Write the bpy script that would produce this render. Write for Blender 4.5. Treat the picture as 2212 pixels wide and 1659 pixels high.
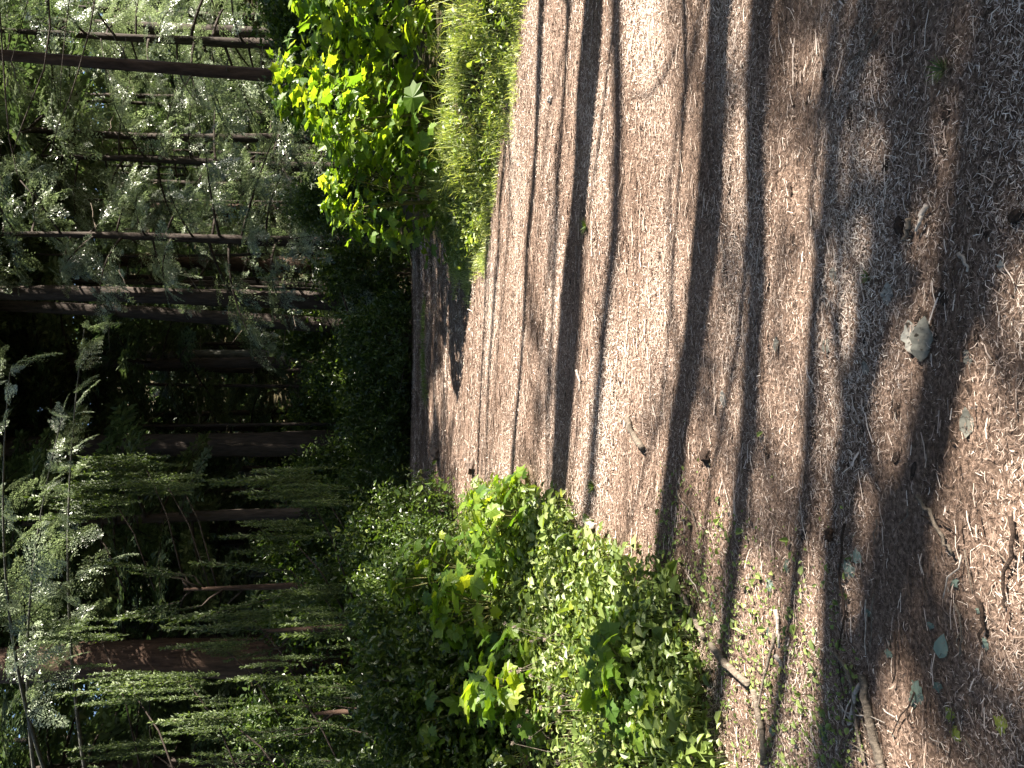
import bpy, math, random
import numpy as np
from mathutils import Vector, Matrix

R = math.radians
scene = bpy.context.scene
for o in list(bpy.data.objects):
    bpy.data.objects.remove(o, do_unlink=True)
rng = np.random.default_rng(11)
random.seed(11)

# ------------------------------------------------------------------ camera
CAM_H = 1.6
PITCH = R(7.0)
FPX = 2212 * 26.0 / 36.0          # focal length in pixels of a 2212-wide picture
cam_data = bpy.data.cameras.new('camera')
cam = bpy.data.objects.new('camera', cam_data)
scene.collection.objects.link(cam)
cam_data.sensor_width = 36.0
cam_data.sensor_fit = 'HORIZONTAL'
cam_data.lens = 26.0
cam_data.clip_start = 0.05
cam_data.clip_end = 600.0
up_m = Matrix.Rotation(math.pi / 2 - PITCH, 4, 'X')
cam.matrix_world = Matrix.Translation((0, 0, CAM_H)) @ up_m @ Matrix.Rotation(-math.pi / 2, 4, 'Z')
scene.camera = cam                 # the phone was held sideways: the photo lies on its side

# ------------------------------------------------------------------ light
SUN_EL, SUN_AZ = R(36.0), R(101.0)  # azimuth clockwise from +Y
sun_dir = Vector((math.sin(SUN_AZ) * math.cos(SUN_EL), math.cos(SUN_AZ) * math.cos(SUN_EL), math.sin(SUN_EL)))
world = bpy.data.worlds.new('World')
scene.world = world
world.use_nodes = True
world.cycles.sampling_method = 'MANUAL'
world.cycles.sample_map_resolution = 128
wn = world.node_tree
wn.nodes.clear()
w_out = wn.nodes.new('ShaderNodeOutputWorld')
w_bg = wn.nodes.new('ShaderNodeBackground')
w_sky = wn.nodes.new('ShaderNodeTexSky')
w_sky.sky_type = 'NISHITA'
w_sky.sun_disc = False
w_sky.sun_elevation = SUN_EL
w_sky.sun_rotation = SUN_AZ
w_bg.inputs['Strength'].default_value = 0.05
wn.links.new(w_sky.outputs['Color'], w_bg.inputs['Color'])
wn.links.new(w_bg.outputs['Background'], w_out.inputs['Surface'])
sl = bpy.data.lights.new('sun', 'SUN')
sl.energy = 5.0
sl.angle = R(0.55)
sl.color = (1.0, 0.92, 0.80)
sun = bpy.data.objects.new('sun', sl)
sun.location = (20, 2, 20)
sun.rotation_euler = sun_dir.to_track_quat('Z', 'Y').to_euler()
scene.collection.objects.link(sun)
vs = scene.view_settings
vs.view_transform = 'Standard'
vs.look = 'None'
vs.exposure = 2.7
vs.gamma = 1.0
vs.use_curve_mapping = False
scene.render.engine = 'CYCLES'
scene.cycles.max_bounces = 3
scene.cycles.diffuse_bounces = 2
scene.cycles.glossy_bounces = 2
scene.cycles.transmission_bounces = 2
scene.cycles.transparent_max_bounces = 4
scene.cycles.caustics_reflective = False
scene.cycles.caustics_refractive = False

COL = scene.collection

# ------------------------------------------------------------------ ground shape
PY = np.array([-80, -20, -5, 0, 1.5, 3, 4, 5, 5.5, 6.5, 8, 10, 12, 14, 16, 20, 30, 60, 120.0])
PZ = np.array([-.6, -.4, -.1, 0, 0, .03, .12, .31, .42, .65, .92, 1.22, 1.5, 1.74, 1.86, 1.9, 4.5, 22.0, 50.0])
_yy = np.linspace(-80, 120, 4001)
_zz = np.interp(_yy, PY, PZ)
_k = np.hanning(25); _k /= _k.sum()
_zz = np.convolve(np.pad(_zz, 12, mode='edge'), _k, mode='valid')
XLY = np.array([-5, 0, 3, 3.5, 4, 5.2, 5.7, 7.9, 9.5, 12.5, 15, 17.0])
XLX = np.array([-3.5, -2.6, -2.3, -1.8, -1.1, -1.15, -.95, -1.15, -1.9, -3.0, -4.2, -5.0])
XRY = np.array([-5, 0, 5, 6.0, 6.6, 7.4, 8, 8.8, 10, 12, 14, 17.0])
XRX = np.array([6.0, 6.0, 5.2, 4.2, 3.4, 2.35, 1.5, 1.35, 1.7, 2.1, 2.3, 2.6])


def xl(y):
    return np.interp(y, XLY, XLX)


def xr(y):
    return np.interp(y, XRY, XRX)


def sstep(a, b, t):
    u = np.clip((t - a) / (b - a), 0, 1)
    return u * u * (3 - 2 * u)


def gz(x, y):
    x = np.asarray(x, float); y = np.asarray(y, float)
    z = np.interp(y, _yy, _zz)
    z = z + 0.30 * sstep(0.05, 1.2, x - xr(y)) * sstep(4.5, 6.5, y)
    z = z + 0.18 * sstep(0.0, 1.2, xl(y) - x) * sstep(3.0, 4.5, y)
    near = np.exp(-((x / 9) ** 2 + ((y - 6) / 12) ** 2))
    wob = (np.sin(x * 1.7 + 2.1 * np.sin(y * 1.1)) * 0.010 + np.sin(y * 5.1 + 1.3 * np.sin(x * .9)) * 0.009
           + np.sin(y * 9.7 + 1.9 * np.sin(x * 1.3 + 1)) * 0.006 + np.sin(y * 23 + 2.5 * np.sin(x * 1.1)) * .004 + np.sin(x * 3.9 + y * 4.3) * 0.006)
    return z + wob * near + 0.12 * (1 - near) * np.sin(x * .37 + 1) * np.sin(y * .31)


def P(px, py, d):
    """world point seen at (px, py) of the 2212 x 1659 picture, d metres in front of the camera"""
    rt = (829.5 - py) / FPX * d
    dn = (px - 1106.0) / FPX * d
    c, s = math.cos(PITCH), math.sin(PITCH)
    return Vector((rt, d * c - dn * s, CAM_H - d * s - dn * c))


def G(px, py):
    """ground point seen at (px, py)"""
    prev = 0.5
    d = 0.5
    while d < 60:
        p = P(px, py, d)
        if p.z < gz(p.x, p.y):
            lo, hi = prev, d
            for _ in range(18):
                m = (lo + hi) / 2
                q = P(px, py, m)
                if q.z < gz(q.x, q.y): hi = m
                else: lo = m
            p = P(px, py, hi)
            return Vector((p.x, p.y, float(gz(p.x, p.y))))
        prev = d
        d += 0.1
    return P(px, py, 30)


# ------------------------------------------------------------------ mesh helpers
def mesh(name, V, F, rnd=None, smooth=False):
    V = np.ascontiguousarray(V, dtype=np.float32)
    F = np.ascontiguousarray(F, dtype=np.int32)
    me = bpy.data.meshes.new(name)
    n, k = F.shape
    me.vertices.add(len(V)); me.vertices.foreach_set('co', V.ravel())
    me.loops.add(n * k); me.loops.foreach_set('vertex_index', F.ravel())
    me.polygons.add(n)
    me.polygons.foreach_set('loop_start', np.arange(0, n * k, k, dtype=np.int32))
    me.polygons.foreach_set('use_smooth', np.full(n, smooth, dtype=bool))
    if rnd is not None:
        a = me.attributes.new('rnd', 'FLOAT', 'POINT')
        a.data.foreach_set('value', np.ascontiguousarray(rnd, dtype=np.float32))
    me.update(calc_edges=True)
    return me


def obj(name, me, mat=None, parent=None, loc=None, rot=None, scale=None):
    o = bpy.data.objects.new(name, me)
    COL.objects.link(o)
    if mat is not None and me is not None and len(me.materials) == 0:
        me.materials.append(mat)
    if parent is not None: o.parent = parent
    if loc is not None: o.location = loc
    if rot is not None: o.rotation_euler = rot
    if scale is not None: o.scale = scale
    return o


def tag(o, label, cat, group=None):
    o['label'] = label; o['category'] = cat
    if group: o['group'] = group
    return o


def thing(name, label, cat, loc=(0, 0, 0), rz=0.0, group=None):
    o = bpy.data.objects.new(name, None)
    o.empty_display_size = 0.2
    COL.objects.link(o)
    o.location = loc; o.rotation_euler = (0, 0, rz)
    return tag(o, label, cat, group)


def nrm(a):
    return a / np.maximum(np.linalg.norm(a, axis=-1, keepdims=True), 1e-9)


def kites(B, D, N, L, W, mid=0.45):
    """one kite-shaped leaf per row: base, direction, normal, length, width"""
    D = nrm(D); S = nrm(np.cross(D, N))
    L = np.reshape(L, (-1, 1)); W = np.reshape(W, (-1, 1))
    q = np.stack([B, B + D * L * mid + S * W / 2, B + D * L, B + D * L * mid - S * W / 2], axis=1)
    return q


def ovals(B, D, N, L, W, fold=.25):
    """pointed oval leaves folded along the midrib, two quads each"""
    D = nrm(D); S = nrm(np.cross(D, N)); U = np.cross(S, D)
    L = np.reshape(L, (-1, 1)); W = np.reshape(W, (-1, 1))
    T = B + D * L - U * L * .12
    out = []
    for s_ in (1, -1):
        a = B + D * L * .28 + S * W * .46 * s_ + U * W * fold; b = B + D * L * .66 + S * W * .38 * s_ + U * W * fold * .7
        q = [B, a, b, T]
        out.append(np.stack(q if s_ > 0 else q[::-1], 1))
    return np.concatenate(out)


def quads_mesh(name, Q, rnd, smooth=False):
    n = len(Q)
    return mesh(name, Q.reshape(-1, 3), np.arange(n * 4).reshape(n, 4), np.repeat(rnd, 4), smooth)


def tube(path, rad, sides=8, rough=0.0, freq=3.0, seed=0, closed=True):
    p = np.asarray(path, float); r = np.asarray(rad, float)
    if closed:
        p = np.vstack([p[:1], p, p[-1:]]); r = np.concatenate([[1e-4], r, [1e-4]])
    n = len(p)
    t = np.gradient(p, axis=0); t = nrm(np.where(np.linalg.norm(t, axis=1, keepdims=True) < 1e-9, np.roll(t, 1, 0), t))
    ref = np.array([0, 0, 1.0]) if abs(t[n // 2][2]) < .9 else np.array([1.0, 0, 0])
    u = nrm(np.cross(t, ref)); v = np.cross(t, u)
    a = np.linspace(0, 2 * np.pi, sides, endpoint=False)
    rr = np.repeat(r[:, None], sides, 1)
    if rough > 0:
        g = np.random.default_rng(seed)
        ph = g.uniform(0, 6.28, 6)
        s = np.linspace(0, 1, n)[:, None] * freq
        nz = (np.sin(3 * a[None] + ph[0] + 2 * np.sin(s * 2 + ph[1])) + np.sin(5 * a[None] + ph[2] + 3 * np.sin(s * 3 + ph[3]))
              + .8 * np.sin(8 * a[None] + ph[4] + s * 1.7))
        rr = rr * (1 + rough * nz + g.normal(0, rough * .35, (n, sides)))
    V = p[:, None, :] + rr[..., None] * (np.cos(a)[None, :, None] * u[:, None, :] + np.sin(a)[None, :, None] * v[:, None, :])
    i = np.arange(n - 1)[:, None] * sides; j = np.arange(sides)[None]; j2 = (j + 1) % sides
    F = np.stack([i + j, i + j2, i + sides + j2, i + sides + j], -1).reshape(-1, 4)
    return V.reshape(-1, 3), F


def join(parts):
    Vs, Fs, o = [], [], 0
    for V, F in parts:
        Vs.append(V); Fs.append(F + o); o += len(V)
    return np.vstack(Vs), np.vstack(Fs)


# ------------------------------------------------------------------ materials
def new_mat(name):
    m = bpy.data.materials.new(name); m.use_nodes = True
    nt = m.node_tree; nt.nodes.clear()
    out = nt.nodes.new('ShaderNodeOutputMaterial')
    return m, nt, out


def ramp(nt, fac, stops):
    r = nt.nodes.new('ShaderNodeValToRGB')
    cr = r.color_ramp
    while len(cr.elements) < len(stops): cr.elements.new(0.5)
    for e, (p, c) in zip(cr.elements, stops):
        e.position = p; e.color = (*c, 1)
    nt.links.new(fac, r.inputs['Fac'])
    return r.outputs['Color']


def leaf_mat(name, stops, trans=(1.5, 1.7, .5), tmix=.45, rough=.5, spec=.4, by_object=False, spots=False):
    m, nt, out = new_mat(name)
    if by_object:
        a = nt.nodes.new('ShaderNodeObjectInfo'); fac = a.outputs['Random']
    else:
        a = nt.nodes.new('ShaderNodeAttribute'); a.attribute_name = 'rnd'; fac = a.outputs['Fac']
    col = ramp(nt, fac, stops)
    tc = nt.nodes.new('ShaderNodeTexCoord')
    nz = nt.nodes.new('ShaderNodeTexNoise'); nz.inputs['Scale'].default_value = 14; nz.inputs['Detail'].default_value = 3
    nt.links.new(tc.outputs['Object'], nz.inputs['Vector'])
    mr = nt.nodes.new('ShaderNodeMapRange'); mr.inputs['To Min'].default_value = .75; mr.inputs['To Max'].default_value = 1.25
    nt.links.new(nz.outputs['Fac'], mr.inputs['Value'])
    mx = nt.nodes.new('ShaderNodeMix'); mx.data_type = 'RGBA'; mx.blend_type = 'MULTIPLY'; mx.inputs['Factor'].default_value = 1
    nt.links.new(col, mx.inputs[6]); nt.links.new(mr.outputs['Result'], mx.inputs[7])
    col = mx.outputs[2]
    if spots:
        vo = nt.nodes.new('ShaderNodeTexNoise'); vo.inputs['Scale'].default_value = 55; vo.inputs['Detail'].default_value = 3
        nt.links.new(tc.outputs['Object'], vo.inputs['Vector'])
        sp = ramp(nt, vo.outputs['Fac'], [(.33, (.12, .10, .08)), (.42, (.8, .78, .75)), (.7, (1.15, 1.15, 1.1))])
        m3 = nt.nodes.new('ShaderNodeMix'); m3.data_type = 'RGBA'; m3.blend_type = 'MULTIPLY'; m3.inputs['Factor'].default_value = 1
        nt.links.new(col, m3.inputs[6]); nt.links.new(sp, m3.inputs[7]); col = m3.outputs[2]
    pb = nt.nodes.new('ShaderNodeBsdfPrincipled')
    pb.inputs['Roughness'].default_value = rough
    pb.inputs['Specular IOR Level'].default_value = spec
    nt.links.new(col, pb.inputs['Base Color'])
    tr = nt.nodes.new('ShaderNodeBsdfTranslucent')
    mt = nt.nodes.new('ShaderNodeMix'); mt.data_type = 'RGBA'; mt.blend_type = 'MULTIPLY'; mt.inputs['Factor'].default_value = 1
    nt.links.new(col, mt.inputs[6]); mt.inputs[7].default_value = (*trans, 1)
    nt.links.new(mt.outputs[2], tr.inputs['Color'])
    ms = nt.nodes.new('ShaderNodeMixShader'); ms.inputs['Fac'].default_value = tmix
    nt.links.new(pb.outputs[0], ms.inputs[1]); nt.links.new(tr.outputs[0], ms.inputs[2])
    nt.links.new(ms.outputs[0], out.inputs['Surface'])
    return m


def bark_mat(name, c1, c2, scale=(9, 9, 1.6), bump=.6, moss=None):
    m, nt, out = new_mat(name)
    tc = nt.nodes.new('ShaderNodeTexCoord')
    mp = nt.nodes.new('ShaderNodeMapping'); mp.inputs['Scale'].default_value = scale
    nt.links.new(tc.outputs['Object'], mp.inputs['Vector'])
    nz = nt.nodes.new('ShaderNodeTexNoise'); nz.inputs['Scale'].default_value = 2.2; nz.inputs['Detail'].default_value = 7
    nz.inputs['Roughness'].default_value = .65
    nt.links.new(mp.outputs[0], nz.inputs['Vector'])
    stops = [(.3, c1), (.68, c2)]
    if moss: stops.append((.8, moss))
    col = ramp(nt, nz.outputs['Fac'], stops)
    pb = nt.nodes.new('ShaderNodeBsdfPrincipled'); pb.inputs['Roughness'].default_value = .9
    pb.inputs['Specular IOR Level'].default_value = .2
    nt.links.new(col, pb.inputs['Base Color'])
    bp = nt.nodes.new('ShaderNodeBump'); bp.inputs['Strength'].default_value = bump; bp.inputs['Distance'].default_value = .04
    nt.links.new(nz.outputs['Fac'], bp.inputs['Height']); nt.links.new(bp.outputs[0], pb.inputs['Normal'])
    nt.links.new(pb.outputs[0], out.inputs['Surface'])
    return m


def flat_mat(name, stops, scale=20, rough=.8, spec=.3, attr=False, bump=.0):
    m, nt, out = new_mat(name)
    if attr:
        a = nt.nodes.new('ShaderNodeAttribute'); a.attribute_name = 'rnd'; fac = a.outputs['Fac']
    else:
        tc = nt.nodes.new('ShaderNodeTexCoord')
        nz = nt.nodes.new('ShaderNodeTexNoise'); nz.inputs['Scale'].default_value = scale; nz.inputs['Detail'].default_value = 5
        nt.links.new(tc.outputs['Object'], nz.inputs['Vector']); fac = nz.outputs['Fac']
    col = ramp(nt, fac, stops)
    pb = nt.nodes.new('ShaderNodeBsdfPrincipled'); pb.inputs['Roughness'].default_value = rough
    pb.inputs['Specular IOR Level'].default_value = spec
    nt.links.new(col, pb.inputs['Base Color'])
    if bump:
        bp = nt.nodes.new('ShaderNodeBump'); bp.inputs['Strength'].default_value = bump; bp.inputs['Distance'].default_value = .01
        nt.links.new(fac, bp.inputs['Height']); nt.links.new(bp.outputs[0], pb.inputs['Normal'])
    nt.links.new(pb.outputs[0], out.inputs['Surface'])
    return m


def ground_mat():
    m, nt, out = new_mat('forest_floor')
    tc = nt.nodes.new('ShaderNodeTexCoord')

    def noise(sc, det, ro, mapscale=None):
        v = tc.outputs['Object']
        if mapscale:
            mp = nt.nodes.new('ShaderNodeMapping'); mp.inputs['Scale'].default_value = mapscale
            nt.links.new(v, mp.inputs['Vector']); v = mp.outputs[0]
        n = nt.nodes.new('ShaderNodeTexNoise'); n.inputs['Scale'].default_value = sc; n.inputs['Detail'].default_value = det
        n.inputs['Roughness'].default_value = ro
        nt.links.new(v, n.inputs['Vector']); return n.outputs['Fac']
    n1 = noise(60, 8, .75)
    n2 = noise(1.3, 5, .6, (.6, 1.6, 1))
    fine = ramp(nt, n1, [(.3, (.030, .022, .017)), (.45, (.11, .08, .063)), (.58, (.24, .18, .145)), (.72, (.42, .345, .285))])
    tone = ramp(nt, n2, [(.3, (.72, .64, .58)), (.7, (1.2, 1.14, 1.1))])
    mx = nt.nodes.new('ShaderNodeMix'); mx.data_type = 'RGBA'; mx.blend_type = 'MULTIPLY'; mx.inputs['Factor'].default_value = 1
    nt.links.new(fine, mx.inputs[6]); nt.links.new(tone, mx.inputs[7])
    a = nt.nodes.new('ShaderNodeAttribute'); a.attribute_name = 'rnd'
    soil = ramp(nt, n1, [(.3, (.02, .016, .01)), (.5, (.05, .04, .022)), (.7, (.08, .075, .03))])
    mx2 = nt.nodes.new('ShaderNodeMix'); mx2.data_type = 'RGBA'
    nt.links.new(a.outputs['Fac'], mx2.inputs['Factor']); nt.links.new(soil, mx2.inputs[6]); nt.links.new(mx.outputs[2], mx2.inputs[7])
    pb = nt.nodes.new('ShaderNodeBsdfPrincipled'); pb.inputs['Roughness'].default_value = .95
    pb.inputs['Specular IOR Level'].default_value = .15
    nt.links.new(mx2.outputs[2], pb.inputs['Base Color'])
    bp = nt.nodes.new('ShaderNodeBump'); bp.inputs['Strength'].default_value = .9; bp.inputs['Distance'].default_value = .02
    nt.links.new(n1, bp.inputs['Height']); nt.links.new(bp.outputs[0], pb.inputs['Normal'])
    nt.links.new(pb.outputs[0], out.inputs['Surface'])
    return m


M = dict(
    ground=ground_mat(),
    litter=flat_mat('needle_litter', [(0, (.05, .028, .018)), (.25, (.15, .096, .070)), (.5, (.36, .265, .21)), (.75, (.56, .46, .385)), (1, (.75, .67, .585))], attr=True, rough=.75),
    bark=bark_mat('dark_bark', (.014, .011, .009), (.055, .042, .034)),
    redbark=bark_mat('reddish_bark', (.018, .011, .008), (.085, .052, .036), scale=(7, 7, 1.2)),
    greybark=bark_mat('grey_mossy_bark', (.03, .03, .026), (.12, .12, .10), moss=(.09, .11, .04)),
    twig=bark_mat('twig_bark', (.06, .048, .038), (.20, .165, .13), scale=(30, 30, 6)),
    paletwig=bark_mat('pale_dead_wood', (.18, .15, .13), (.46, .41, .36), scale=(30, 30, 5), bump=.3),
    stem=flat_mat('green_stem', [(.3, (.06, .08, .02)), (.7, (.15, .13, .05))]),
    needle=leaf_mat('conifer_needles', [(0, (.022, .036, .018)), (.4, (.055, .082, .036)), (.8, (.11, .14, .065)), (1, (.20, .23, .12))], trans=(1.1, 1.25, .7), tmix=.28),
    needle_sunlit=leaf_mat('sunlit_conifer_needles', [(0, (.05, .07, .045)), (.5, (.155, .195, .11)), (1, (.38, .43, .30))], trans=(1.1, 1.2, .8), tmix=.28, rough=.32, spec=.8),  # brighter needle copy for lit trees: sunlight put into the colour
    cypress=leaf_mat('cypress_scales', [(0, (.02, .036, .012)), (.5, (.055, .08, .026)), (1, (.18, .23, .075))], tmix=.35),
    bush=leaf_mat('glossy_bush_leaf', [(0, (.018, .038, .010)), (.5, (.055, .088, .020)), (.9, (.11, .15, .03)), (1, (.20, .23, .05))], tmix=.35, rough=.38, spec=.6),
    maple=leaf_mat('lobed_leaf', [(0, (.045, .10, .016)), (.45, (.10, .175, .024)), (.85, (.17, .25, .03)), (1, (.27, .33, .05))], trans=(2.2, 2.0, .5), tmix=.55, rough=.42, spec=.5, by_object=True),
    maplefill=leaf_mat('lobed_leaf_mass', [(0, (.04, .09, .016)), (.5, (.09, .16, .024)), (1, (.19, .26, .04))], trans=(2.2, 2.0, .5), tmix=.5, rough=.42, spec=.5),
    grass=leaf_mat('grass_blade', [(0, (.06, .10, .03)), (.5, (.32, .38, .16)), (.85, (.47, .51, .28)), (1, (.58, .57, .38))], trans=(1.5, 1.5, .5), tmix=.4),
    weed=leaf_mat('low_weed_leaf', [(0, (.05, .085, .022)), (.5, (.12, .17, .042)), (.85, (.20, .25, .075)), (1, (.32, .36, .17))], trans=(1.6, 1.6, .5), tmix=.4, rough=.45, spec=.5),
    deadleaf=leaf_mat('pale_dead_leaf', [(0, (.13, .13, .115)), (.5, (.19, .185, .17)), (1, (.27, .265, .245))], trans=(1, 1, .8), tmix=.15, rough=.8, spec=.2, by_object=True, spots=True),
    greenleaf=leaf_mat('grey_green_fallen_leaf', [(0, (.08, .11, .09)), (.6, (.14, .19, .155)), (1, (.21, .27, .225))], trans=(1, 1, .7), tmix=.2, by_object=True),
    yellowleaf=leaf_mat('yellow_green_fallen_leaf', [(0, (.24, .30, .05)), (1, (.38, .38, .08))], trans=(1.4, 1.3, .6), tmix=.35, by_object=True),
    bark_chip=bark_mat('bark_chip', (.012, .008, .006), (.06, .04, .03), scale=(40, 40, 40)),
    stone=flat_mat('brown_stone', [(.3, (.07, .05, .04)), (.7, (.17, .125, .10))], bump=.4),
    pale_stone=flat_mat('pale_stone', [(.3, (.36, .33, .28)), (.7, (.62, .58, .50))], bump=.3),
    cone=flat_mat('cone_scale', [(.3, (.02, .012, .008)), (.7, (.09, .05, .03))], scale=30),
    moss=leaf_mat('moss_tuft', [(0, (.06, .09, .02)), (.6, (.14, .19, .05)), (1, (.24, .28, .09))], tmix=.25),
)

# ------------------------------------------------------------------ ground
def axis(a, b, fine0, fine1, fs, grow):
    mid = list(np.arange(fine0, fine1 + 1e-6, fs))
    lo, s, v = [], fs, fine0
    while v > a:
        s *= grow; v -= s; lo.append(v)
    hi, s, v = [], fs, mid[-1]
    while v < b:
        s *= grow; v += s; hi.append(v)
    return np.array(lo[::-1] + mid + hi)


gx = axis(-140, 140, -6, 7, .12, 1.14)
gy = axis(-75, 115, 0.6, 17, .09, 1.14)
GX, GY = np.meshgrid(gx, gy)
GZ = gz(GX, GY)
nxg, nyg = len(gx), len(gy)
ii, jj = np.meshgrid(np.arange(nyg - 1), np.arange(nxg - 1), indexing='ij')
GF = np.stack([ii * nxg + jj, ii * nxg + jj + 1, (ii + 1) * nxg + jj + 1, (ii + 1) * nxg + jj], -1).reshape(-1, 4)
wobx = .22 * np.sin(GY * 3.1) + .14 * np.sin(GY * 7.3 + 1) + .1 * np.sin(GX * 6)
mask = sstep(-.25, .2, GX - xl(GY) + wobx) * sstep(-.25, .2, xr(GY) - GX + wobx) * sstep(19, 15, GY)
ground = obj('ground', mesh('ground', np.stack([GX, GY, GZ], -1).reshape(-1, 3), GF, mask.ravel(), True), M['ground'])
ground['kind'] = 'structure'

# ------------------------------------------------------------------ needle litter
def gnorm(x, y):
    e = .03
    dx = (gz(x + e, y) - gz(x - e, y)) / (2 * e); dy = (gz(x, y + e) - gz(x, y - e)) / (2 * e)
    return nrm(np.stack([-dx, -dy, np.ones_like(dx)], -1))


def scatter_path(n, y0, y1, extra=.25):
    n = int(n * 1.45); y = rng.uniform(y0, y1, n * 2); x = rng.uniform(-4.2, 5.2, n * 2)
    x0 = np.maximum(xl(y) - extra, -0.62 * y - .5); x1 = np.minimum(xr(y) + extra, .62 * y + .6)
    k = (x > x0) & (x < x1) & (rng.uniform(-.42, .2, n * 2) < shade_soil_streaks(x, y))
    n = int(n / 1.45)
    return x[k][:n], y[k][:n]


def shade_soil_streaks(x, y):
    """shade streaks painted into the litter tone; litter also thins to bare soil"""
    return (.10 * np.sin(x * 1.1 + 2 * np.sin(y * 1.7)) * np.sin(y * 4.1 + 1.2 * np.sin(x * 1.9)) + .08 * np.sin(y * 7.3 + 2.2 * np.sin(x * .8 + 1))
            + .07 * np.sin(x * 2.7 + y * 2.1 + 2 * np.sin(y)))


LQ, LR = [], []
for (n, y0, y1, lm, wm) in ((100000, 1.4, 2.9, .0155, .0014), (110000, 2.9, 4.5, .017, .0019), (120000, 4.5, 8.2, .021, .0028), (50000, 8.2, 15.5, .036, .0055)):
    x, y = scatter_path(n, y0, y1)
    m = len(x)
    nn = gnorm(x, y)
    az = rng.uniform(0, 2 * np.pi, m)
    D = np.stack([np.cos(az), np.sin(az) * .8, np.zeros(m)], -1)
    D = nrm(D - nn * (D * nn).sum(-1, keepdims=True))
    D = nrm(D + nn * rng.normal(.02, .16, (m, 1)))
    N = nrm(nn + rng.normal(0, .35, (m, 3)))
    L = lm * rng.lognormal(0, .45, m); W = wm * rng.lognormal(0, .35, m)
    B = np.stack([x, y, gz(x, y) + rng.uniform(.001, .012, m)], -1)
    S = nrm(np.cross(D, N))
    bend = S * (rng.normal(0, .12, (m, 1)) * L[:, None])
    M0 = B + D * L[:, None] * .5 + bend; E = B + D * L[:, None]
    w = S * W[:, None] / 2
    r0 = np.clip(rng.normal(.43, .25, m) + 1.3 * shade_soil_streaks(x, y), 0, 1)  # crosswise shade streaks painted into the litter colour
    if y0 < 2:
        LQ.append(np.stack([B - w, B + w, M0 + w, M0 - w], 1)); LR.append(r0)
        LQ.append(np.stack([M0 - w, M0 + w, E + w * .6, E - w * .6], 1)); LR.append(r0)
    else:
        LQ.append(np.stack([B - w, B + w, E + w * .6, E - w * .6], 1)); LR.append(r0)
# longer fibres and bark strips, mostly lying across the path
m = 11000
y = rng.uniform(1.6, 14, m * 2) ** 1.0; x = rng.uniform(-3.5, 4.5, m * 2)
k = (x > np.maximum(xl(y), -.6 * y)) & (x < np.minimum(xr(y), .6 * y)); x, y = x[k][:m], y[k][:m]; m = len(x)
az = rng.normal(0, .22, m); L = (.03 + .009 * y) * rng.lognormal(0, .45, m); W = (.0007 + .0006 * y) * rng.lognormal(0, .35, m)
pts = [np.stack([x + np.cos(az) * L * t_, y + np.sin(az) * L * t_ + .05 * L * math.sin(3 * t_), np.zeros(m)], -1) for t_ in (0, .5, 1)]
for p_ in pts: p_[:, 2] = gz(p_[:, 0], p_[:, 1]) + .006 + rng.uniform(0, .008, m)
w = np.stack([-np.sin(az), np.cos(az), np.zeros(m)], -1) * W[:, None]
r0 = np.where(rng.uniform(size=m) < .6, rng.uniform(0, .2, m), rng.uniform(.5, .85, m))
for a_, b_ in ((0, 1), (1, 2)):
    LQ.append(np.stack([pts[a_] - w, pts[a_] + w, pts[b_] + w * .7, pts[b_] - w * .7], 1)); LR.append(r0)
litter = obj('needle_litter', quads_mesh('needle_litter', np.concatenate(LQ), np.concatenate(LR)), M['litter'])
litter['kind'] = 'stuff'
litter['label'] = 'brown carpet of fallen needles and twigs on the path'
litter['category'] = 'needle litter'

# ------------------------------------------------------------------ foliage templates
def frond(seed, twigs=26, step=.028, leafL=.05, leafW=.018, wide=.40, flat=.10):
    """unit-length flat conifer spray along +X: base, dir, normal of leaflets"""
    g = np.random.default_rng(seed)
    B, D, N, L = [], [], [], []
    for s in (-1, 1):
        for t in np.linspace(.10, .99, twigs):
            t = min(.995, t + g.normal(0, .012))
            ln = wide * (1 - t) ** .75 * min(1, (t + .05) * 3.5) * g.uniform(.65, 1.15) + .05
            a = R(62 - 28 * t + g.normal(0, 7))
            d = np.array([math.cos(a), s * math.sin(a), g.normal(-.05, flat)])
            n = max(3, int(ln / step))
            u = (np.arange(n) + .5) / n * ln
            for sd in (-1, 1):
                b = np.array([t, 0, 0]) + d * u[:, None] + np.array([0, 0, -1]) * (u[:, None] ** 2) * .5
                aa = math.atan2(d[1], d[0]) + sd * R(42)
                dd = np.stack([np.full(n, math.cos(aa)), np.full(n, math.sin(aa)), g.normal(-.08, .25, n)], -1)
                B.append(b); D.append(dd)
                N.append(np.array([0, 0, 1]) + g.normal(0, .3, (n, 3)))
                L.append(leafL * g.uniform(.6, 1.25, n) * (1 - .35 * u / ln))
    B = np.concatenate(B); D = np.concatenate(D); N = np.concatenate(N); L = np.concatenate(L)
    return kites(B, D, N, L, L * (leafW / leafL))


FRONDS = [frond(s) for s in range(4)]
FRONDS_MD = [frond(70 + s, twigs=20, step=.042, leafL=.062, leafW=.024) for s in range(3)]
FRONDS_LO = [frond(10 + s, twigs=16, step=.05, leafL=.11, leafW=.042) for s in range(3)]


def place_frond(q, origin, az, pitch, L, droop, roll=0.0):
    q = q * L
    x = q[..., 0]
    z = q[..., 2] - droop * x * x / L
    y = q[..., 1]
    c, s = math.cos(roll), math.sin(roll)
    y, z = y * c - z * s, y * s + z * c
    c, s = math.cos(pitch), math.sin(pitch)
    x, z = x * c - z * s, x * s + z * c
    c, s = math.cos(az), math.sin(az)
    return np.stack([x * c - y * s, x * s + y * c, z], -1) + origin


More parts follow.
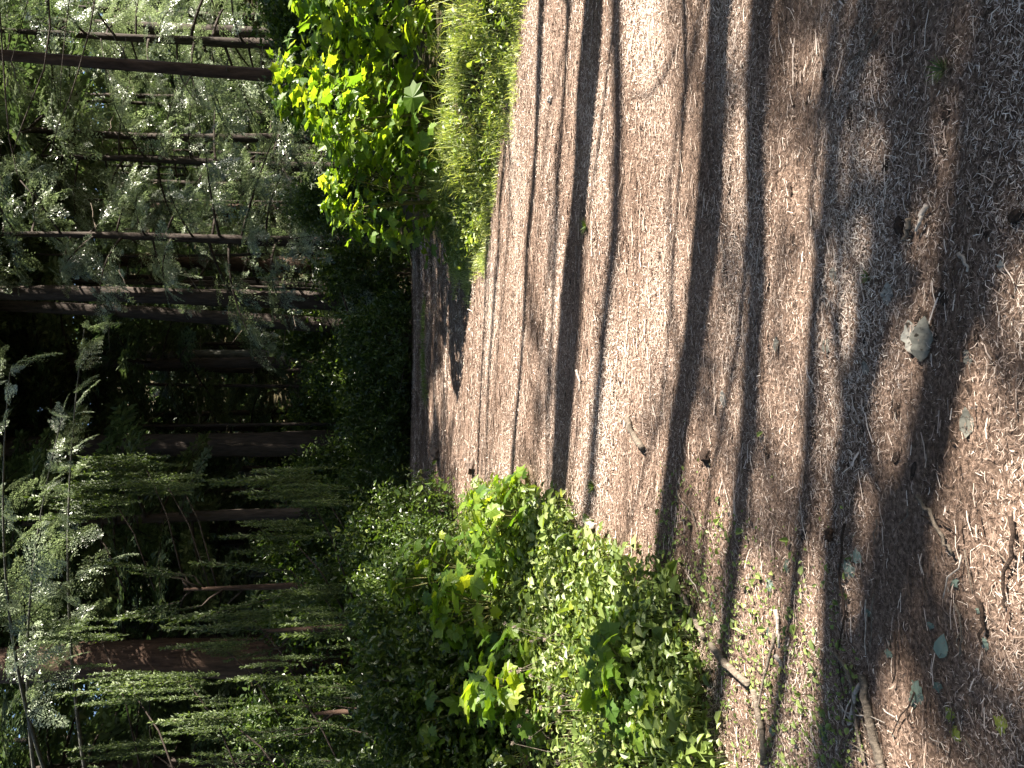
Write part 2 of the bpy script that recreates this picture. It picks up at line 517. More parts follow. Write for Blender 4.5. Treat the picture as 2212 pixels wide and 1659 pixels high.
def limb_path(origin, az, pitch, L, droop, n=6):
    t = np.linspace(0, 1, n)
    x = t * L; z = -droop * x * x / L
    c, s = math.cos(pitch), math.sin(pitch)
    xx, zz = x * c - z * s, x * s + z * c
    return np.stack([xx * math.cos(az), xx * math.sin(az), zz], -1) + origin


def conifer_crown(seed, h, n, Lmax, low=.35, fronds=FRONDS, droop=.20, top_pitch=35):
    """crown + limbs meshes; base of crown at z = 0"""
    g = np.random.default_rng(seed)
    Q, RR, limbs = [], [], []
    for i in range(n):
        t = min(.995, (i + g.uniform(0, 1)) / n)
        z = t ** .95 * h
        L = Lmax * ((1 - t) ** .7 * (1 - low * (1 - t) ** 4)) * g.uniform(.7, 1.15) + .3
        az = i * 2.399 + g.normal(0, .35)
        pit = R(-8 + top_pitch * t + g.normal(0, 8))
        org = np.array([0, 0, z])
        dr = droop * g.uniform(.6, 1.3)
        q = place_frond(fronds[g.integers(len(fronds))], org, az, pit, L, dr, g.normal(0, .25))
        Q.append(q); RR.append(np.clip(g.normal(.45 + .15 * g.normal(), .2, len(q)), 0, 1))
        limbs.append(tube(limb_path(org, az, pit, L * .92, dr), np.linspace(.012 + .012 * L, .004, 6), 5))
    return quads_mesh('conifer_crown', np.concatenate(Q), np.concatenate(RR)), mesh('conifer_limbs', *join(limbs), smooth=True)


CROWN = [None, None, conifer_crown(23, 8, 60, 2.2, fronds=FRONDS_LO)]
FRONDS_XS = [frond(80 + s_, twigs=10, step=.07, leafL=.10, leafW=.034, wide=.45) for s_ in range(4)]


def messy_crown(seed, h, n, Lmax):
    g = np.random.default_rng(seed)
    Q, RR, limbs = [], [], []
    for i in range(n):
        t = min(.98, (i + g.uniform(0, 1)) / n)
        L = Lmax * (1 - t) ** .6 * g.uniform(.55, 1.2) + .4
        az = i * 2.399 + g.normal(0, .5); pit = R(-6 + 30 * t + g.normal(0, 12)); dr = g.uniform(.05, .4)
        org = np.array([0, 0, t * h])
        pth = limb_path(org, az, pit, L, dr, 12)
        limbs.append(tube(pth, np.linspace(.012 + .01 * L, .004, 12), 5))
        br = g.normal(.45, .16)
        for j in range(3, 12):
            for sd in (-1, 0, 1):
                if g.uniform() < .25: continue
                l2 = (.25 + .28 * L * (1 - j / 13)) * g.uniform(.5, 1.5)
                q = place_frond(FRONDS_XS[g.integers(4)], pth[j], az + sd * R(g.uniform(20, 80)), R(g.uniform(-45, 15)), l2, g.uniform(.1, .5), g.normal(0, .8))
                Q.append(q); RR.append(np.clip(g.normal(br, .2, len(q)), 0, 1))
    return quads_mesh('conifer_crown', np.concatenate(Q), np.concatenate(RR)), mesh('conifer_limbs', *join(limbs), smooth=True)


CROWN[0] = messy_crown(51, 10, 47, 2.6); CROWN[1] = messy_crown(52, 11.5, 50, 3.0)
CROWN_HI = [conifer_crown(31, 12, 80, 3.4, fronds=FRONDS_LO), conifer_crown(32, 10, 70, 3.0, fronds=FRONDS_LO), conifer_crown(33, 14, 90, 3.8, fronds=FRONDS_LO)]


def trunk_mesh(h, r0, lean=(0, 0), seed=0, sides=18, flare=1.5, stubs=6, rough=.045, wig=0.0):
    g = np.random.default_rng(seed)
    n = max(8, int(h / .45))
    z = np.linspace(-.3, h, n)
    t = np.clip(z / h, 0, 1)
    bx = g.normal(0, .02, 2)
    p = np.stack([lean[0] * z + bx[0] * np.sin(z * .7), lean[1] * z + bx[1] * np.sin(z * .6 + 1), z], -1)
    if wig: p[:, 1] += wig * (np.sin(z * .9 + seed) + .6 * np.sin(z * 1.9 + seed * 2.3) + .35 * np.sin(z * 3.7 + seed)); p[:, 0] += wig * np.sin(z * 1.1 + seed * 1.7)
    rad = r0 * (1 - .78 * t) * (1 + (flare - 1) * np.exp(-np.maximum(z, 0) / (r0 * 1.6)))
    parts = [tube(p, rad, sides, rough, h * .8, seed)]
    V, F = join(parts)
    st = []
    for k in range(stubs):
        zz = g.uniform(.9, min(h * .7, 9)); a = g.uniform(0, 6.28); ln = g.uniform(.25, 1.1)
        rr = r0 * (1 - .78 * zz / h)
        o = np.array([lean[0] * zz, lean[1] * zz, zz]) + np.array([math.cos(a), math.sin(a), 0]) * rr * .8
        pp = limb_path(o, a, R(g.uniform(-15, 25)), ln, g.uniform(-.2, .4), 5)
        pp[1:] += g.normal(0, .02, (4, 3))
        st.append(mesh('dead_branch', *tube(pp, np.linspace(.016, .004, 5), 5), smooth=True))
    return mesh('trunk', V, F, smooth=True), st


def tree(name, label, x, y, h, dia, bark, crown=None, crown_z=3.0, lean=(0, 0), seed=0, stubs=6, cat='tree', group=None, needle='needle', cscale=1.0, rz=None, flare=1.35, wig=0.0):
    z = float(gz(x, y))
    t = thing(name, label, cat, (x, y, z), 0, group)
    tm, sm = trunk_mesh(h, dia / 2, lean, seed, sides=18 if dia > .2 else 10, stubs=stubs, flare=flare, wig=wig)
    obj('trunk', tm, M[bark], t)
    for b in sm: obj('dead_branch', b, M['twig'], t)
    if crown is not None:
        cm, lm = crown
        if len(cm.materials) == 0: cm.materials.append(None)
        r = seed * 1.7 if rz is None else rz
        loc = (lean[0] * crown_z, lean[1] * crown_z, crown_z)
        c = obj('crown', cm, None, t, loc, (0, 0, r), (cscale,) * 3)
        c.material_slots[0].link = 'OBJECT'; c.material_slots[0].material = M[needle]
        obj('limbs', lm, M['bark'], t, loc, (0, 0, r), (cscale,) * 3)
    return t


# ------------------------------------------------------------------ trees one can tell apart in the forest
def tree_px(name, label, py, wpx, d, h, bark, **kw):
    x = (829.5 - py) / FPX * d
    return tree(name, label, x, d, h, wpx / FPX * d, bark, **kw)


tree_px('slender_tree', 'slim straight dark trunk rising behind the yellow-green lobed shrub', 192, 30, 14, 17, 'redbark', crown=CROWN_HI[1], crown_z=8.5, lean=(.028, 0), seed=1, stubs=9)
tree_px('slender_tree', 'short stretch of dark trunk nearest the top edge, behind sunlit conifer sprays', 100, 36, 22, 18, 'bark', crown=CROWN_HI[0], crown_z=9, seed=2)
tree_px('slender_tree', 'thin dark trunk just below the sunlit sprays, between slim trunk and paired poles', 318, 22, 20, 16, 'bark', crown=CROWN_HI[2], crown_z=8, seed=3)
tree_px('sapling_pole', 'thinnest bare sapling pole in the dark wood, left of the paired poles', 348, 8, 22, 12, 'bark', crown=CROWN[2], crown_z=8.5, seed=4, stubs=4, cscale=.8)
tree_px('sapling_pole', 'first of the paired thin bare poles in the dark wood', 384, 10, 25, 13, 'greybark', crown=CROWN[2], crown_z=9, seed=5, stubs=5, cscale=.8)
tree_px('sapling_pole', 'second of the paired thin bare poles, nearer the middle of the wood', 398, 9, 25.6, 13, 'bark', crown=CROWN[2], crown_z=9.5, seed=6, stubs=5, cscale=.8)
tree_px('conifer_tree', 'wide shadowy trunk in the dark wood behind the end of the lobed shrub', 470, 36, 28, 24, 'redbark', crown=CROWN_HI[2], crown_z=10, seed=7)
tree_px('conifer_tree', 'reddish trunk with curved dead twigs in the middle of the dark wood', 578, 36, 24, 20, 'redbark', crown=CROWN_HI[1], crown_z=9, seed=8, stubs=12)
tree_px('conifer_tree', 'thickest trunk at the centre of the dark wood, top side faintly lit', 655, 40, 18, 24, 'bark', crown=CROWN_HI[0], crown_z=10, lean=(.012, 0), seed=9, stubs=9)
tree_px('conifer_tree', 'leaning thinner trunk close beside the thickest central trunk', 712, 36, 19.2, 19, 'bark', crown=CROWN_HI[1], crown_z=10, lean=(.05, 0), seed=10)
tree_px('slender_tree', 'slim grey trunk rising from dark bushes past the central trunks', 768, 24, 22, 18, 'greybark', crown=CROWN_HI[2], crown_z=10, seed=11)
tree_px('conifer_tree', 'black broad trunk in deep shade below the pale drooping bough', 955, 58, 20, 22, 'bark', crown=CROWN_HI[0], crown_z=9.5, seed=12)
tree_px('slender_tree', 'grey mossy trunk in shade behind the tall cypress plumes', 1105, 26, 15, 15, 'bark', crown=CROWN_HI[1], crown_z=4.2, seed=13, cscale=.8)
tree_px('slender_tree', 'faint grey trunk between the two cypresses, deep in shade', 1222, 26, 24, 19, 'greybark', crown=CROWN_HI[2], crown_z=9, seed=14)
tree_px('conifer_tree', 'big red-brown furrowed trunk behind the cypresses near the bottom edge', 1396, 90, 14.5, 24, 'redbark', crown=CROWN_HI[0], crown_z=10.5, seed=15, stubs=5)

poles = [(362, 9, 24), (420, 14, 27), (445, 9, 21), (505, 16, 26), (530, 8, 22), (555, 7, 20), (612, 15, 25), (632, 8, 21), (740, 10, 24), (800, 16, 26), (838, 9, 23), (885, 14, 27), (915, 8, 21), (1010, 16, 25), (1045, 9, 22), (1160, 14, 25), (265, 10, 24), (232, 14, 27)]
for k, (py, wp, d) in enumerate(poles):
    tree_px('forest_pole', 'slim dark pole of a trunk among many in the shaded wood', py, wp, d, 16, 'bark', crown=CROWN_HI[k % 3], crown_z=8.5 + (k % 3), seed=300 + k, stubs=5, lean=(.02 * math.sin(k * 2.1), 0), group='slim trunks in the shaded wood', cscale=.8)

# sunlit conifers with boughs down to the ground
lit = [(3.3, 17.5, 'CROWN0', 1.2, 'needle_sunlit', 'feathery conifer with sunlit sprays between slim trunk and dark wood'),
       (5.6, 19.5, 'CROWN1', .8, 'needle_sunlit', 'pale sunlit conifer straight behind the slim straight trunk'),
       (8.0, 18.0, 'CROWN0', 1.5, 'needle_sunlit', 'sunlit conifer with hanging boughs at the top edge above the lobed shrub'),
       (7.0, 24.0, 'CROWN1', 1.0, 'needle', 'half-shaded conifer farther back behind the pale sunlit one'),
       (11.5, 24.0, 'CROWN1', 1.0, 'needle_sunlit', 'bright conifer deep in the top left corner of the photo'),
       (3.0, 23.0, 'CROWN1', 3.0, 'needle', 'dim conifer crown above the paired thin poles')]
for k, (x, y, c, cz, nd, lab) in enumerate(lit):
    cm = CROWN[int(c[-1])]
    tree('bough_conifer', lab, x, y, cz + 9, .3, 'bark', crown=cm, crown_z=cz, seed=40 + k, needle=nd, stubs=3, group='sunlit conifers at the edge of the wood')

# the dark wood behind: whole trees, crowns overlapping
back = [(-1.5, 27, 2.5), (-4.5, 24, 3.5), (1.5, 31, 2), (-8, 26, 2), (5, 33, 2), (-11.5, 23, 2.5), (-6.5, 31, 1.5), (-13, 29, 2), (9.5, 31, 1.5),
        (13.5, 28, 1.5), (-2.5, 37, 1), (3.5, 39, 1), (-10.5, 36, 1), (9, 40, 1), (14.5, 37, 1), (-16.5, 35, 1), (-8.8, 18, 4.5), (-6.8, 20.5, 4.2), (-3.4, 20, 5.5), (.6, 21.5, 5.6)]
for k, (x, y, cz) in enumerate(back):
    tree('forest_conifer', 'dark conifer merging into the shaded wood behind the nearer trunks', x, y, 17, .36, 'bark', crown=CROWN_HI[k % 3], crown_z=cz, seed=60 + k, stubs=3, group='conifers deep in the wood')

# the far wood on the slope behind reads as one mass of foliage
n = 110000
g = np.random.default_rng(77)
fx = g.uniform(-46, 46, n); fy = g.uniform(34, 58, n); fz = gz(fx, fy) + g.uniform(0, 17, n) ** 1.0
cl = np.sin(fx * .9 + 1.5 * np.sin(fy * .4)) + np.sin(fz * .8 + fx * .3)
k = g.uniform(-2.2, 1.6, n) < cl
B = np.stack([fx, fy, fz], -1)[k]; n = len(B)
D = g.normal(0, 1, (n, 3)) * [1, 1, .4] - [0, 0, .3]
L = .62 * g.lognormal(0, .35, n)
fw = obj('far_wood', quads_mesh('far_wood', kites(B, D, g.normal(0, .6, (n, 3)) + [0, -.3, 1], L, L * .42), np.clip(g.normal(.35, .2, n), 0, 1)), M['needle'])
fw['kind'] = 'stuff'; fw['label'] = 'dense dark conifer wood closing the slope far behind'; fw['category'] = 'wood'

# trees standing outside the picture on the sunny side: their trunks and crowns throw the bands of shade over the path
TAN = math.tan(SUN_AZ - math.pi / 2)      # the shade lines drift this much along the path per metre across it
# (trunk x, depth where its shade line crosses the path, trunk diameter, crown height, crown kind)
shade = [(6.2, 5.5, .40, 14.5, 1), (7.4, 6.5, .15, 14.5, 2), (5.6, 3.68, .30, 12.5, 1), (7.0, 3.15, .22, 12.5, 0), (8.0, 2.62, .16, 12, 0), (6.6, 2.3, .22, 12, 1),
         (7.6, 1.9, .3, 10, 0), (11, 5.0, .2, 16, 1), (14, 13.3, .5, 5.0, 2), (14.5, 15.6, .5, 5.5, 2), (15, 15.0, .5, 14, 0), (9.5, -.6, .5, 4.0, 0), (12.0, -.8, .45, 5.0, 2), (7.5, -1.3, .4, 3.0, 1), (20, 31, .5, 3, 0), (17, 36, .5, 3, 1)]
for k, (x, gy_, dia, cz, ci) in enumerate(shade):
    y = gy_ - (x - 1.2) * TAN
    tree('roadside_conifer', 'tall conifer outside the top edge of the photo, shading the path', x, y, cz + 9, dia, 'bark', crown=CROWN_HI[ci], crown_z=cz, seed=90 + k, stubs=4, group='conifers beyond the top edge', wig=[.0, .05, .08, .1, .12, .14][min(k, 5)])
SPARSE0 = conifer_crown(43, 3.5, 12, 1.1, fronds=FRONDS)
SPARSE = [conifer_crown(41, 4.5, 20, 1.5, fronds=FRONDS_MD), conifer_crown(42, 5.5, 24, 1.7, fronds=FRONDS_MD)]
for k, (x, gy_, cz) in enumerate([(11.5, 3.5, 5.6), (10.2, 2.2, 4.2), (12.4, 1.2, 5.0), (10.5, .8, 3.5)]):
    tree('roadside_conifer', 'thin young conifer outside the top edge of the photo, dappling the path', x, gy_ - (x - 1.2) * TAN, cz + 4, .1, 'bark', crown=SPARSE[k % 2], crown_z=cz, seed=180 + k, stubs=3, group='young conifers beyond the top edge')
DENSE = conifer_crown(44, 3.8, 44, 2.0, fronds=FRONDS_LO)
for k, (x, gy_, cz) in enumerate([(12.5, 6.0, 12.0)]):  # unseen tree added to keep sun off the far bank
    tree('roadside_conifer', 'lone unseen conifer added outside the top edge of the photo, shading the far bank', x, gy_ - (x - 1.2) * TAN, cz + 3.5, .09, 'bark', crown=DENSE, crown_z=cz, seed=260 + k, stubs=3)
for k, (x, y, cz) in enumerate([(10, 10.7, 7.4), (10.8, 13.0, 7.6), (11.5, 11.8, 9.0), (10.2, 8.2, 8.6), (9.8, 9.3, 8.2)]):  # unseen trees added as blockers to darken the far path
    tree('roadside_conifer', 'unseen conifer added outside the top edge of the photo, shading the head of the path', x, y, cz + 3.5, .12, 'bark', crown=DENSE, crown_z=cz, seed=270 + k, stubs=3, group='added conifers shading the head of the path', cscale=1.1 if k < 3 else .75)
for k, (x, gy_, cz, cr, cs) in enumerate([(11.5, 1.75, 4.9, DENSE, .85), (11.0, 2.95, 4.8, SPARSE[0], .75), (12.2, 2.4, 5.6, SPARSE[1], .7)]):  # unseen low trees added to darken the near corner
    tree('roadside_conifer', 'low unseen conifer added outside the top edge of the photo, shading the near corner', x, gy_ - (x - 1.2) * TAN, cz + 2.6, .09, 'bark', crown=cr, crown_z=cz, seed=285 + k, stubs=3, group='added conifers shading the near corner', cscale=cs)
for k, (x, y, cz) in enumerate([(12.8, 6.7, 12.7), (13.3, 8.2, 13.3)]):  # unseen trees added, crowns set high to shade the lower cypresses
    tree('roadside_conifer', 'tall thin unseen conifer added outside the top edge of the photo, shading the cypresses', x, y, cz + 3, .1, 'bark', crown=DENSE, crown_z=cz, seed=295 + k, stubs=3, group='added conifers shading the cypresses', cscale=.85)
# crooked saplings on the sunny side: wavy thin bands of shade
wavy = [(6.0, 4.95, .05, .12), (7.0, 6.15, .09, .10), (6.5, 7.1, .11, .08), (8.0, 7.5, .06, .08), (5.2, 4.05, .05, .14), (7.8, 3.45, .10, .22),
        (5.8, 2.85, .08, .25), (7.4, 2.5, .12, .25), (6.0, 2.2, .07, .25), (9.0, 8.1, .08, .07), (11, 5.3, .08, .2), (9.5, 3.85, .12, .28), (8.8, 1.75, .12, .3)]
for k, (x, gy_, dia, wg) in enumerate(wavy):
    tree('crooked_sapling', 'thin crooked sapling outside the top edge of the photo', x, gy_ - (x - 1.2) * TAN, 9.5, dia, 'bark', crown=SPARSE0, crown_z=8.0, seed=230 + k, stubs=5, group='saplings beyond the top edge', wig=wg, cscale=.6, lean=(0, [.05, -.06, .09, -.03][k % 4]))
ring = [(-6, 3, 6), (-9, 8, 6), (-7.5, -2, 5), (-3, -5, 6), (2.5, -6, 6), (7, -4, 5), (-12, 13, 4), (-13, 3, 4), (0, -11, 4), (-8, -9, 4), (9, -10, 4), (14, -4, 4), (-15.5, 18, 3)]
for k, (x, y, cz) in enumerate(ring):
    tree('roadside_conifer', 'tall conifer standing outside the frame around the path', x, y, cz + 11, .5, 'bark', crown=CROWN_HI[k % 3], crown_z=cz, seed=120 + k, stubs=4, group='conifers around the viewer')

# bough of a pale conifer hanging in from the bottom-left side of the wood
tb = tree('pale_conifer', 'pale grey-green conifer bough drooping in from the left edge of the photo', -6.9, 12.0, 14, .35, 'greybark', seed=150, stubs=4)
qs, rs, lm = [], [], []
g = np.random.default_rng(5)
for k in range(8):
    zz = 4.8 + .36 * k; az = R(g.uniform(-30, 2)); L = g.uniform(6.0, 8.0)
    o = np.array([0, 0, zz]); pt = R(g.uniform(4, 14)); dr = g.uniform(.14, .24)
    pth = limb_path(o, az, pt, L, dr, 26)
    lm.append(tube(pth, np.linspace(.035, .005, 26), 5))
    for i_ in range(9, 26):
        for sd in (-1, 1):
            if g.uniform() < .2: continue
            l2 = (.35 + .6 * (1 - i_ / 26)) * g.uniform(.4, 1.5)
            q = place_frond(FRONDS_MD[g.integers(3)], pth[i_], az + sd * R(g.uniform(10, 85)), R(g.uniform(-50, 15)), l2, g.uniform(.1, .6), g.normal(0, .9))
            qs.append(q); rs.append(np.clip(g.normal(.5, .24, len(q)), 0, 1))
obj('crown', quads_mesh('pale_bough', np.concatenate(qs), np.concatenate(rs)), M['needle_sunlit'], tb)
obj('limbs', mesh('pale_limbs', *join(lm), smooth=True), M['greybark'], tb)

# bare twigs hanging across the top left corner, from a leafless little tree outside the frame
bt = thing('bare_tree', 'leafless branches arching across the top left corner of the photo', 'tree', (4.6, 7.2, float(gz(4.6, 7.2))))
V, F = tube(np.array([[0, 0, -.2], [.05, 0, 1.5], [0, .05, 3], [-.1, .1, 4.4], [-.1, .1, 5.6]]), [.06, .055, .045, .035, .02], 8)
obj('trunk', mesh('bare_trunk', V, F, smooth=True), M['twig'], bt)
b0 = Vector(bt.location)
for pts, r in (([(0, 30), (12, 210), (20, 300), (36, 370), (44, 390)], .012), ([(105, 0), (108, 60), (95, 150), (75, 200), (40, 290), (28, 330)], .014), ([(205, 0), (195, 60), (170, 150), (150, 215), (125, 270), (110, 330)], .011),
               ([(150, 0), (140, 80), (132, 160), (130, 230)], .008), ([(60, 0), (45, 60), (25, 130), (22, 200)], .007), ([(44, 390), (70, 420), (75, 480)], .008)):
    pp = [P(a, b, 7.0) - b0 for a, b in pts]
    if pts[0][1] <= 40: pp = [Vector((-.1, .1, 4.4 + .3 * (pp[0].z - 4))), (pp[0] + Vector((.6, 0, .35)))] + pp
    pp = np.array([list(p) for p in pp])
    obj('bare_branch', mesh('bare_branch', *tube(pp, np.linspace(r * .8, r * .25, len(pp)), 6), smooth=True), M['bark'], bt)

# ------------------------------------------------------------------ cypresses with upright plumes
def plume(seed):
    g = np.random.default_rng(seed)
    B, D, N, L = [], [], [], []
    for i in range(62):
        t = min(.99, i / 62 + g.uniform(0, .02)); a = i * 2.399
        ln = (.20 * (1 - t) ** .8 + .035) * min(1, .1 + t * 2.4) * g.uniform(.5, 1.3)
        out = np.array([math.cos(a), math.sin(a), 0])
        d = nrm(out * g.uniform(.25, .75) + np.array([0, 0, 1.0]) + g.normal(0, .12, 3))
        n = max(3, int(ln / .022)); u = (np.arange(n) + .3) / n * ln
        for s in (-1, 1):
            side = np.cross(d, out)
            B.append(np.array([0, 0, t]) + d * u[:, None]); D.append(d + s * .5 * side + g.normal(0, .38, (n, 3)))
            N.append(out + g.normal(0, .4, (n, 3))); L.append(.042 * g.uniform(.5, 1.5, n))
    L = np.concatenate(L)
    return kites(np.concatenate(B), np.concatenate(D), np.concatenate(N), L, L * .34)


PL = [plume(s) for s in range(3)]


def cypress(label, x, y, h, w, n, seed, plumes):
    g = np.random.default_rng(seed)
    z = float(gz(x, y))
    t = thing('cypress_tree', label, 'cypress', (x, y, z), 0, 'cypresses with upright plumes')
    obj('trunk', mesh('trunk', *tube(np.stack([np.zeros(8), np.zeros(8), np.linspace(-.2, h * .85, 8)], -1), np.linspace(.1, .02, 8), 9, .05, 5, seed), smooth=True), M['redbark'], t)
    Q, RR, lm = [], [], []
    for i in range(n):
        zz = h * g.uniform(.05, .9); a = g.uniform(0, 6.28); r = w * (1 - (zz / h) ** 1.5 * .7) * math.sqrt(g.uniform(.1, 1))
        b = np.array([math.cos(a) * r, math.sin(a) * r, zz])
        L = g.uniform(.6, 1.4)
        tilt = R(g.uniform(3, 18))
        q = PL[i % 3] * L * [.72, .72, 1]
        ax = np.array([math.cos(a) * math.sin(tilt), math.sin(a) * math.sin(tilt), math.cos(tilt)])
        qq = q.copy(); qq[..., 0] += q[..., 2] * ax[0]; qq[..., 1] += q[..., 2] * ax[1]
        Q.append(qq + b); RR.append(np.clip(.08 + .55 * q[:, 0, 2] / L + g.normal(0, .14, len(q)), 0, 1))  # paler tips, darker bases: tip light painted in, besides new growth
        lm.append(tube(np.array([[0, 0, max(0, zz - r * .9)], b * [.6, .6, 1] - [0, 0, r * .25], b, b + ax * L * .8]), [.018, .014, .009, .003], 5))
    for (px, py, d, L) in plumes:
        tip = P(px, py, d); b = np.array([tip.x - x, tip.y - y, tip.z - z - L])
        q = PL[0] * L * 1.25 * [.7, .7, 1] - [0, 0, .25 * L]; Q.append(q + b); RR.append(np.clip(g.normal(.55, .18, len(q)), 0, 1))
        for k in range(9):
            L2 = L * g.uniform(.5, .9); bb = b + g.normal(0, .11, 3) * [1, 1, 1.4] - [0, 0, .25]
            q = PL[k % 3] * L2 * 1.2 * [.7, .7, 1]; Q.append(q + bb); RR.append(np.clip(g.normal(.5, .18, len(q)), 0, 1))
        lm.append(tube(np.array([[0, 0, max(0.1, b[2] - .8)], b * [.6, .6, 1] - [0, 0, .4], b, b + [0, 0, L * .8]]), [.014, .010, .007, .003], 5))
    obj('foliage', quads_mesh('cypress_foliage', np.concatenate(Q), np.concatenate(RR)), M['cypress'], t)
    obj('limbs', mesh('cypress_limbs', *join(lm), smooth=True), M['bark'], t)
    return t


# picture left is up: a plume tip has a small px
cypress('tall cypress with lit plume tips beside the left edge, nearest the middle', -3.0, 11.3, 4.2, .7, 14, 1, [(55, 1075, 11.0, 1.2), (118, 1010, 11.2, 1.3), (210, 1050, 11.2, 1.0), (25, 1120, 11, 1.0), (270, 1040, 11.5, .8)])
cypress('cypress with two tall pointed plumes in front of the dark trunks', -3.1, 9.6, 2.6, .5, 8, 2, [(462, 1045, 9.5, 1.1), (545, 1075, 9.4, .9), (480, 1160, 9.2, .8)])
cypress('low cypress with one bright pointed plume above the leafy bank', -4.0, 9.2, 1.9, .6, 10, 3, [(550, 1290, 9.0, .8), (420, 1340, 9.2, .7), (350, 1400, 9.2, .7), (610, 1350, 8.8, .6)])
cypress('dark cypress at the bottom edge in front of the big red-brown trunk', -4.6, 8.6, 3.0, .8, 14, 4, [(230, 1480, 8.6, .9), (330, 1560, 8.4, .8), (480, 1470, 8.6, .7), (130, 1500, 8.7, .8)])
cypress('dark cypress in the bottom left corner of the photo', -5.4, 10.0, 4.2, .8, 16, 6, [(60, 1380, 9.8, .9), (150, 1620, 9.6, .9)])

# ------------------------------------------------------------------ leafy bushes with small leaves
def bush_mesh(seed, rx, ry, h, n, leaf=.055, clump=26):
    g = np.random.default_rng(seed)
    nc = n // clump
    a = g.uniform(0, 6.28, nc); rr = np.sqrt(g.uniform(.15, 1, nc)); zt = g.uniform(.06, 1, nc)
    prof = np.sqrt(np.clip(1 - (zt * .97) ** 2.2, 0.02, 1)) * (1 + .18 * np.sin(3 * a + seed) + .1 * np.sin(7 * a))
    C = np.stack([rx * np.cos(a) * rr * prof, ry * np.sin(a) * rr * prof, zt * h * (1 + .12 * np.sin(5 * a + seed))], -1)
    ax = nrm(C * [1, 1, .3] + [0, 0, .5] + g.normal(0, .3, (nc, 3)))
    u = g.uniform(-.16, .16, (nc, clump, 1))
    B = C[:, None] + ax[:, None] * u * 1.3 + g.normal(0, .045, (nc, clump, 3))
    D = ax[:, None] * .6 + g.normal(0, .8, (nc, clump, 3)); D[..., 2] -= .15
    N = np.array([0, 0, 1.0]) + g.normal(0, .55, (nc, clump, 3))
    L = leaf * g.lognormal(0, .3, nc * clump)
    q = ovals(B.reshape(-1, 3), D.reshape(-1, 3), N.reshape(-1, 3), L, L * .58)
    q[..., 2] = np.maximum(q[..., 2], .01)
    rn = np.clip(np.repeat(g.normal(.45, .15, nc), clump) + g.normal(0, .16, nc * clump), 0, 1)
    rn = np.concatenate([rn, rn])
    st = []
    for k in range(9):
        e = C[g.integers(nc)]
        st.append(tube(np.array([[e[0] * .1, e[1] * .1, -.1], e * [.35, .35, .45], e * [.75, .75, .8], e]), [.014, .011, .007, .003], 5))
    return quads_mesh('bush_leaves', q, rn), mesh('bush_stems', *join(st), smooth=True)


BUSH = [bush_mesh(1, .75, .65, 1.25, 9000), bush_mesh(2, 1.0, .8, 1.0, 10500), bush_mesh(3, .7, .7, 1.7, 10500)]


def bush(label, x, y, k, s=1.0, rz=0, sz=1.0, group=None, mat='bush', dz=0):
    t = thing('leafy_bush', label, 'bush', (x, y, float(gz(x, y)) + dz), rz, group)
    cm, lm = BUSH[k]
    if len(cm.materials) == 0: cm.materials.append(None)
    c = obj('foliage', cm, None, t, scale=(s, s, s * sz))
    c.material_slots[0].link = 'OBJECT'; c.material_slots[0].material = M[mat]
    obj('stems', lm, M['twig'], t, scale=(s, s, s * sz))
    return t


bush('small-leaved bush with a pale lit tip at the far end of the path', -1.95, 9.4, 0, .95, .3)
bush('small-leaved bush with bright leaf tips on the bank behind the low green plants', -2.45, 8.3, 1, 1.0, 1.1)
bush('dark small-leaved bush on the bank under the pointed cypress plumes', -3.0, 7.2, 1, 1.05, 2.2)
bush('dark small-leaved bush at the bottom edge behind the lit lobed leaves', -3.6, 6.2, 0, 1.0, 2.9)
bush('small-leaved bush filling the corner below the dark cypress', -4.2, 7.4, 2, .95, 4.0)
bush('tall small-leaved bush in front of the grey mossy trunk', -2.9, 10.6, 2, .95, .9)
bush('shady bush at the head of the path beside the thickest central trunk', .95, 15.8, 1, 1.25, 1.4)
bush('shady bush behind the mossy strip at the head of the path', -.6, 16.6, 1, 1.3, .2)
bush('shady tall bush at the far left bend of the path', -2.4, 15.0, 2, 1.1, 2.0)
bush('shady bush past the slim grey trunk', .2, 18.5, 2, 1.3, 5.0)
bush('deep-shade bush in front of the black broad trunk', -2.2, 17.6, 2, 1.5, 3.0)
bush('deep-shade bush behind the tall small-leaved one', -4.2, 14.0, 2, 1.4, 3.6)
bush('shady bush at the foot of the reddish twiggy trunk', 2.5, 17.2, 0, 1.5, .7)
bush('shady bush behind the end of the lobed shrub', 3.4, 14.5, 2, 1.1, 2.4)
bush('sun-flecked bush behind the middle of the lobed shrub', 5.0, 13.2, 2, 1.15, 2.9)
bush('sun-flecked bush behind the lobed shrub near the top edge', 6.6, 13.8, 0, 1.7, .9)
for k, (x, y, s) in enumerate([(-1, 22, 2.0), (2, 25, 2.2), (-4.5, 20, 2.0), (-7, 17, 1.8), (5.5, 22, 1.8), (-6, 13.5, 1.5), (8.5, 19.5, 1.8), (-9, 21, 2.2), (1.2, 20.0, 1.8), (-2.5, 27, 2.4)]):
    bush('dark undergrowth bush half lost in the shade of the wood', x, y, k % 3, s, k * 1.3, group='undergrowth deep in the wood')

for k, (x, y, s) in enumerate([(7.6, 8.2, 1.1), (9.0, 10.2, 1.3), (7.2, 11.2, 1.2), (10.5, 7.6, 1.2), (12, 10, 1.5), (8.8, 13.2, 1.4), (11.8, 14, 1.6), (9.2, 5.6, 1.0), (12, 5.2, 1.2), (-6.2, 5.2, 1.1), (-6.5, 7.8, 1.3), (-5.6, 3.2, .9)]):
    bush('low bush on the open ground outside the frame beside the path', x, y, k % 2, s, k * 1.9, group='bushes outside the frame')

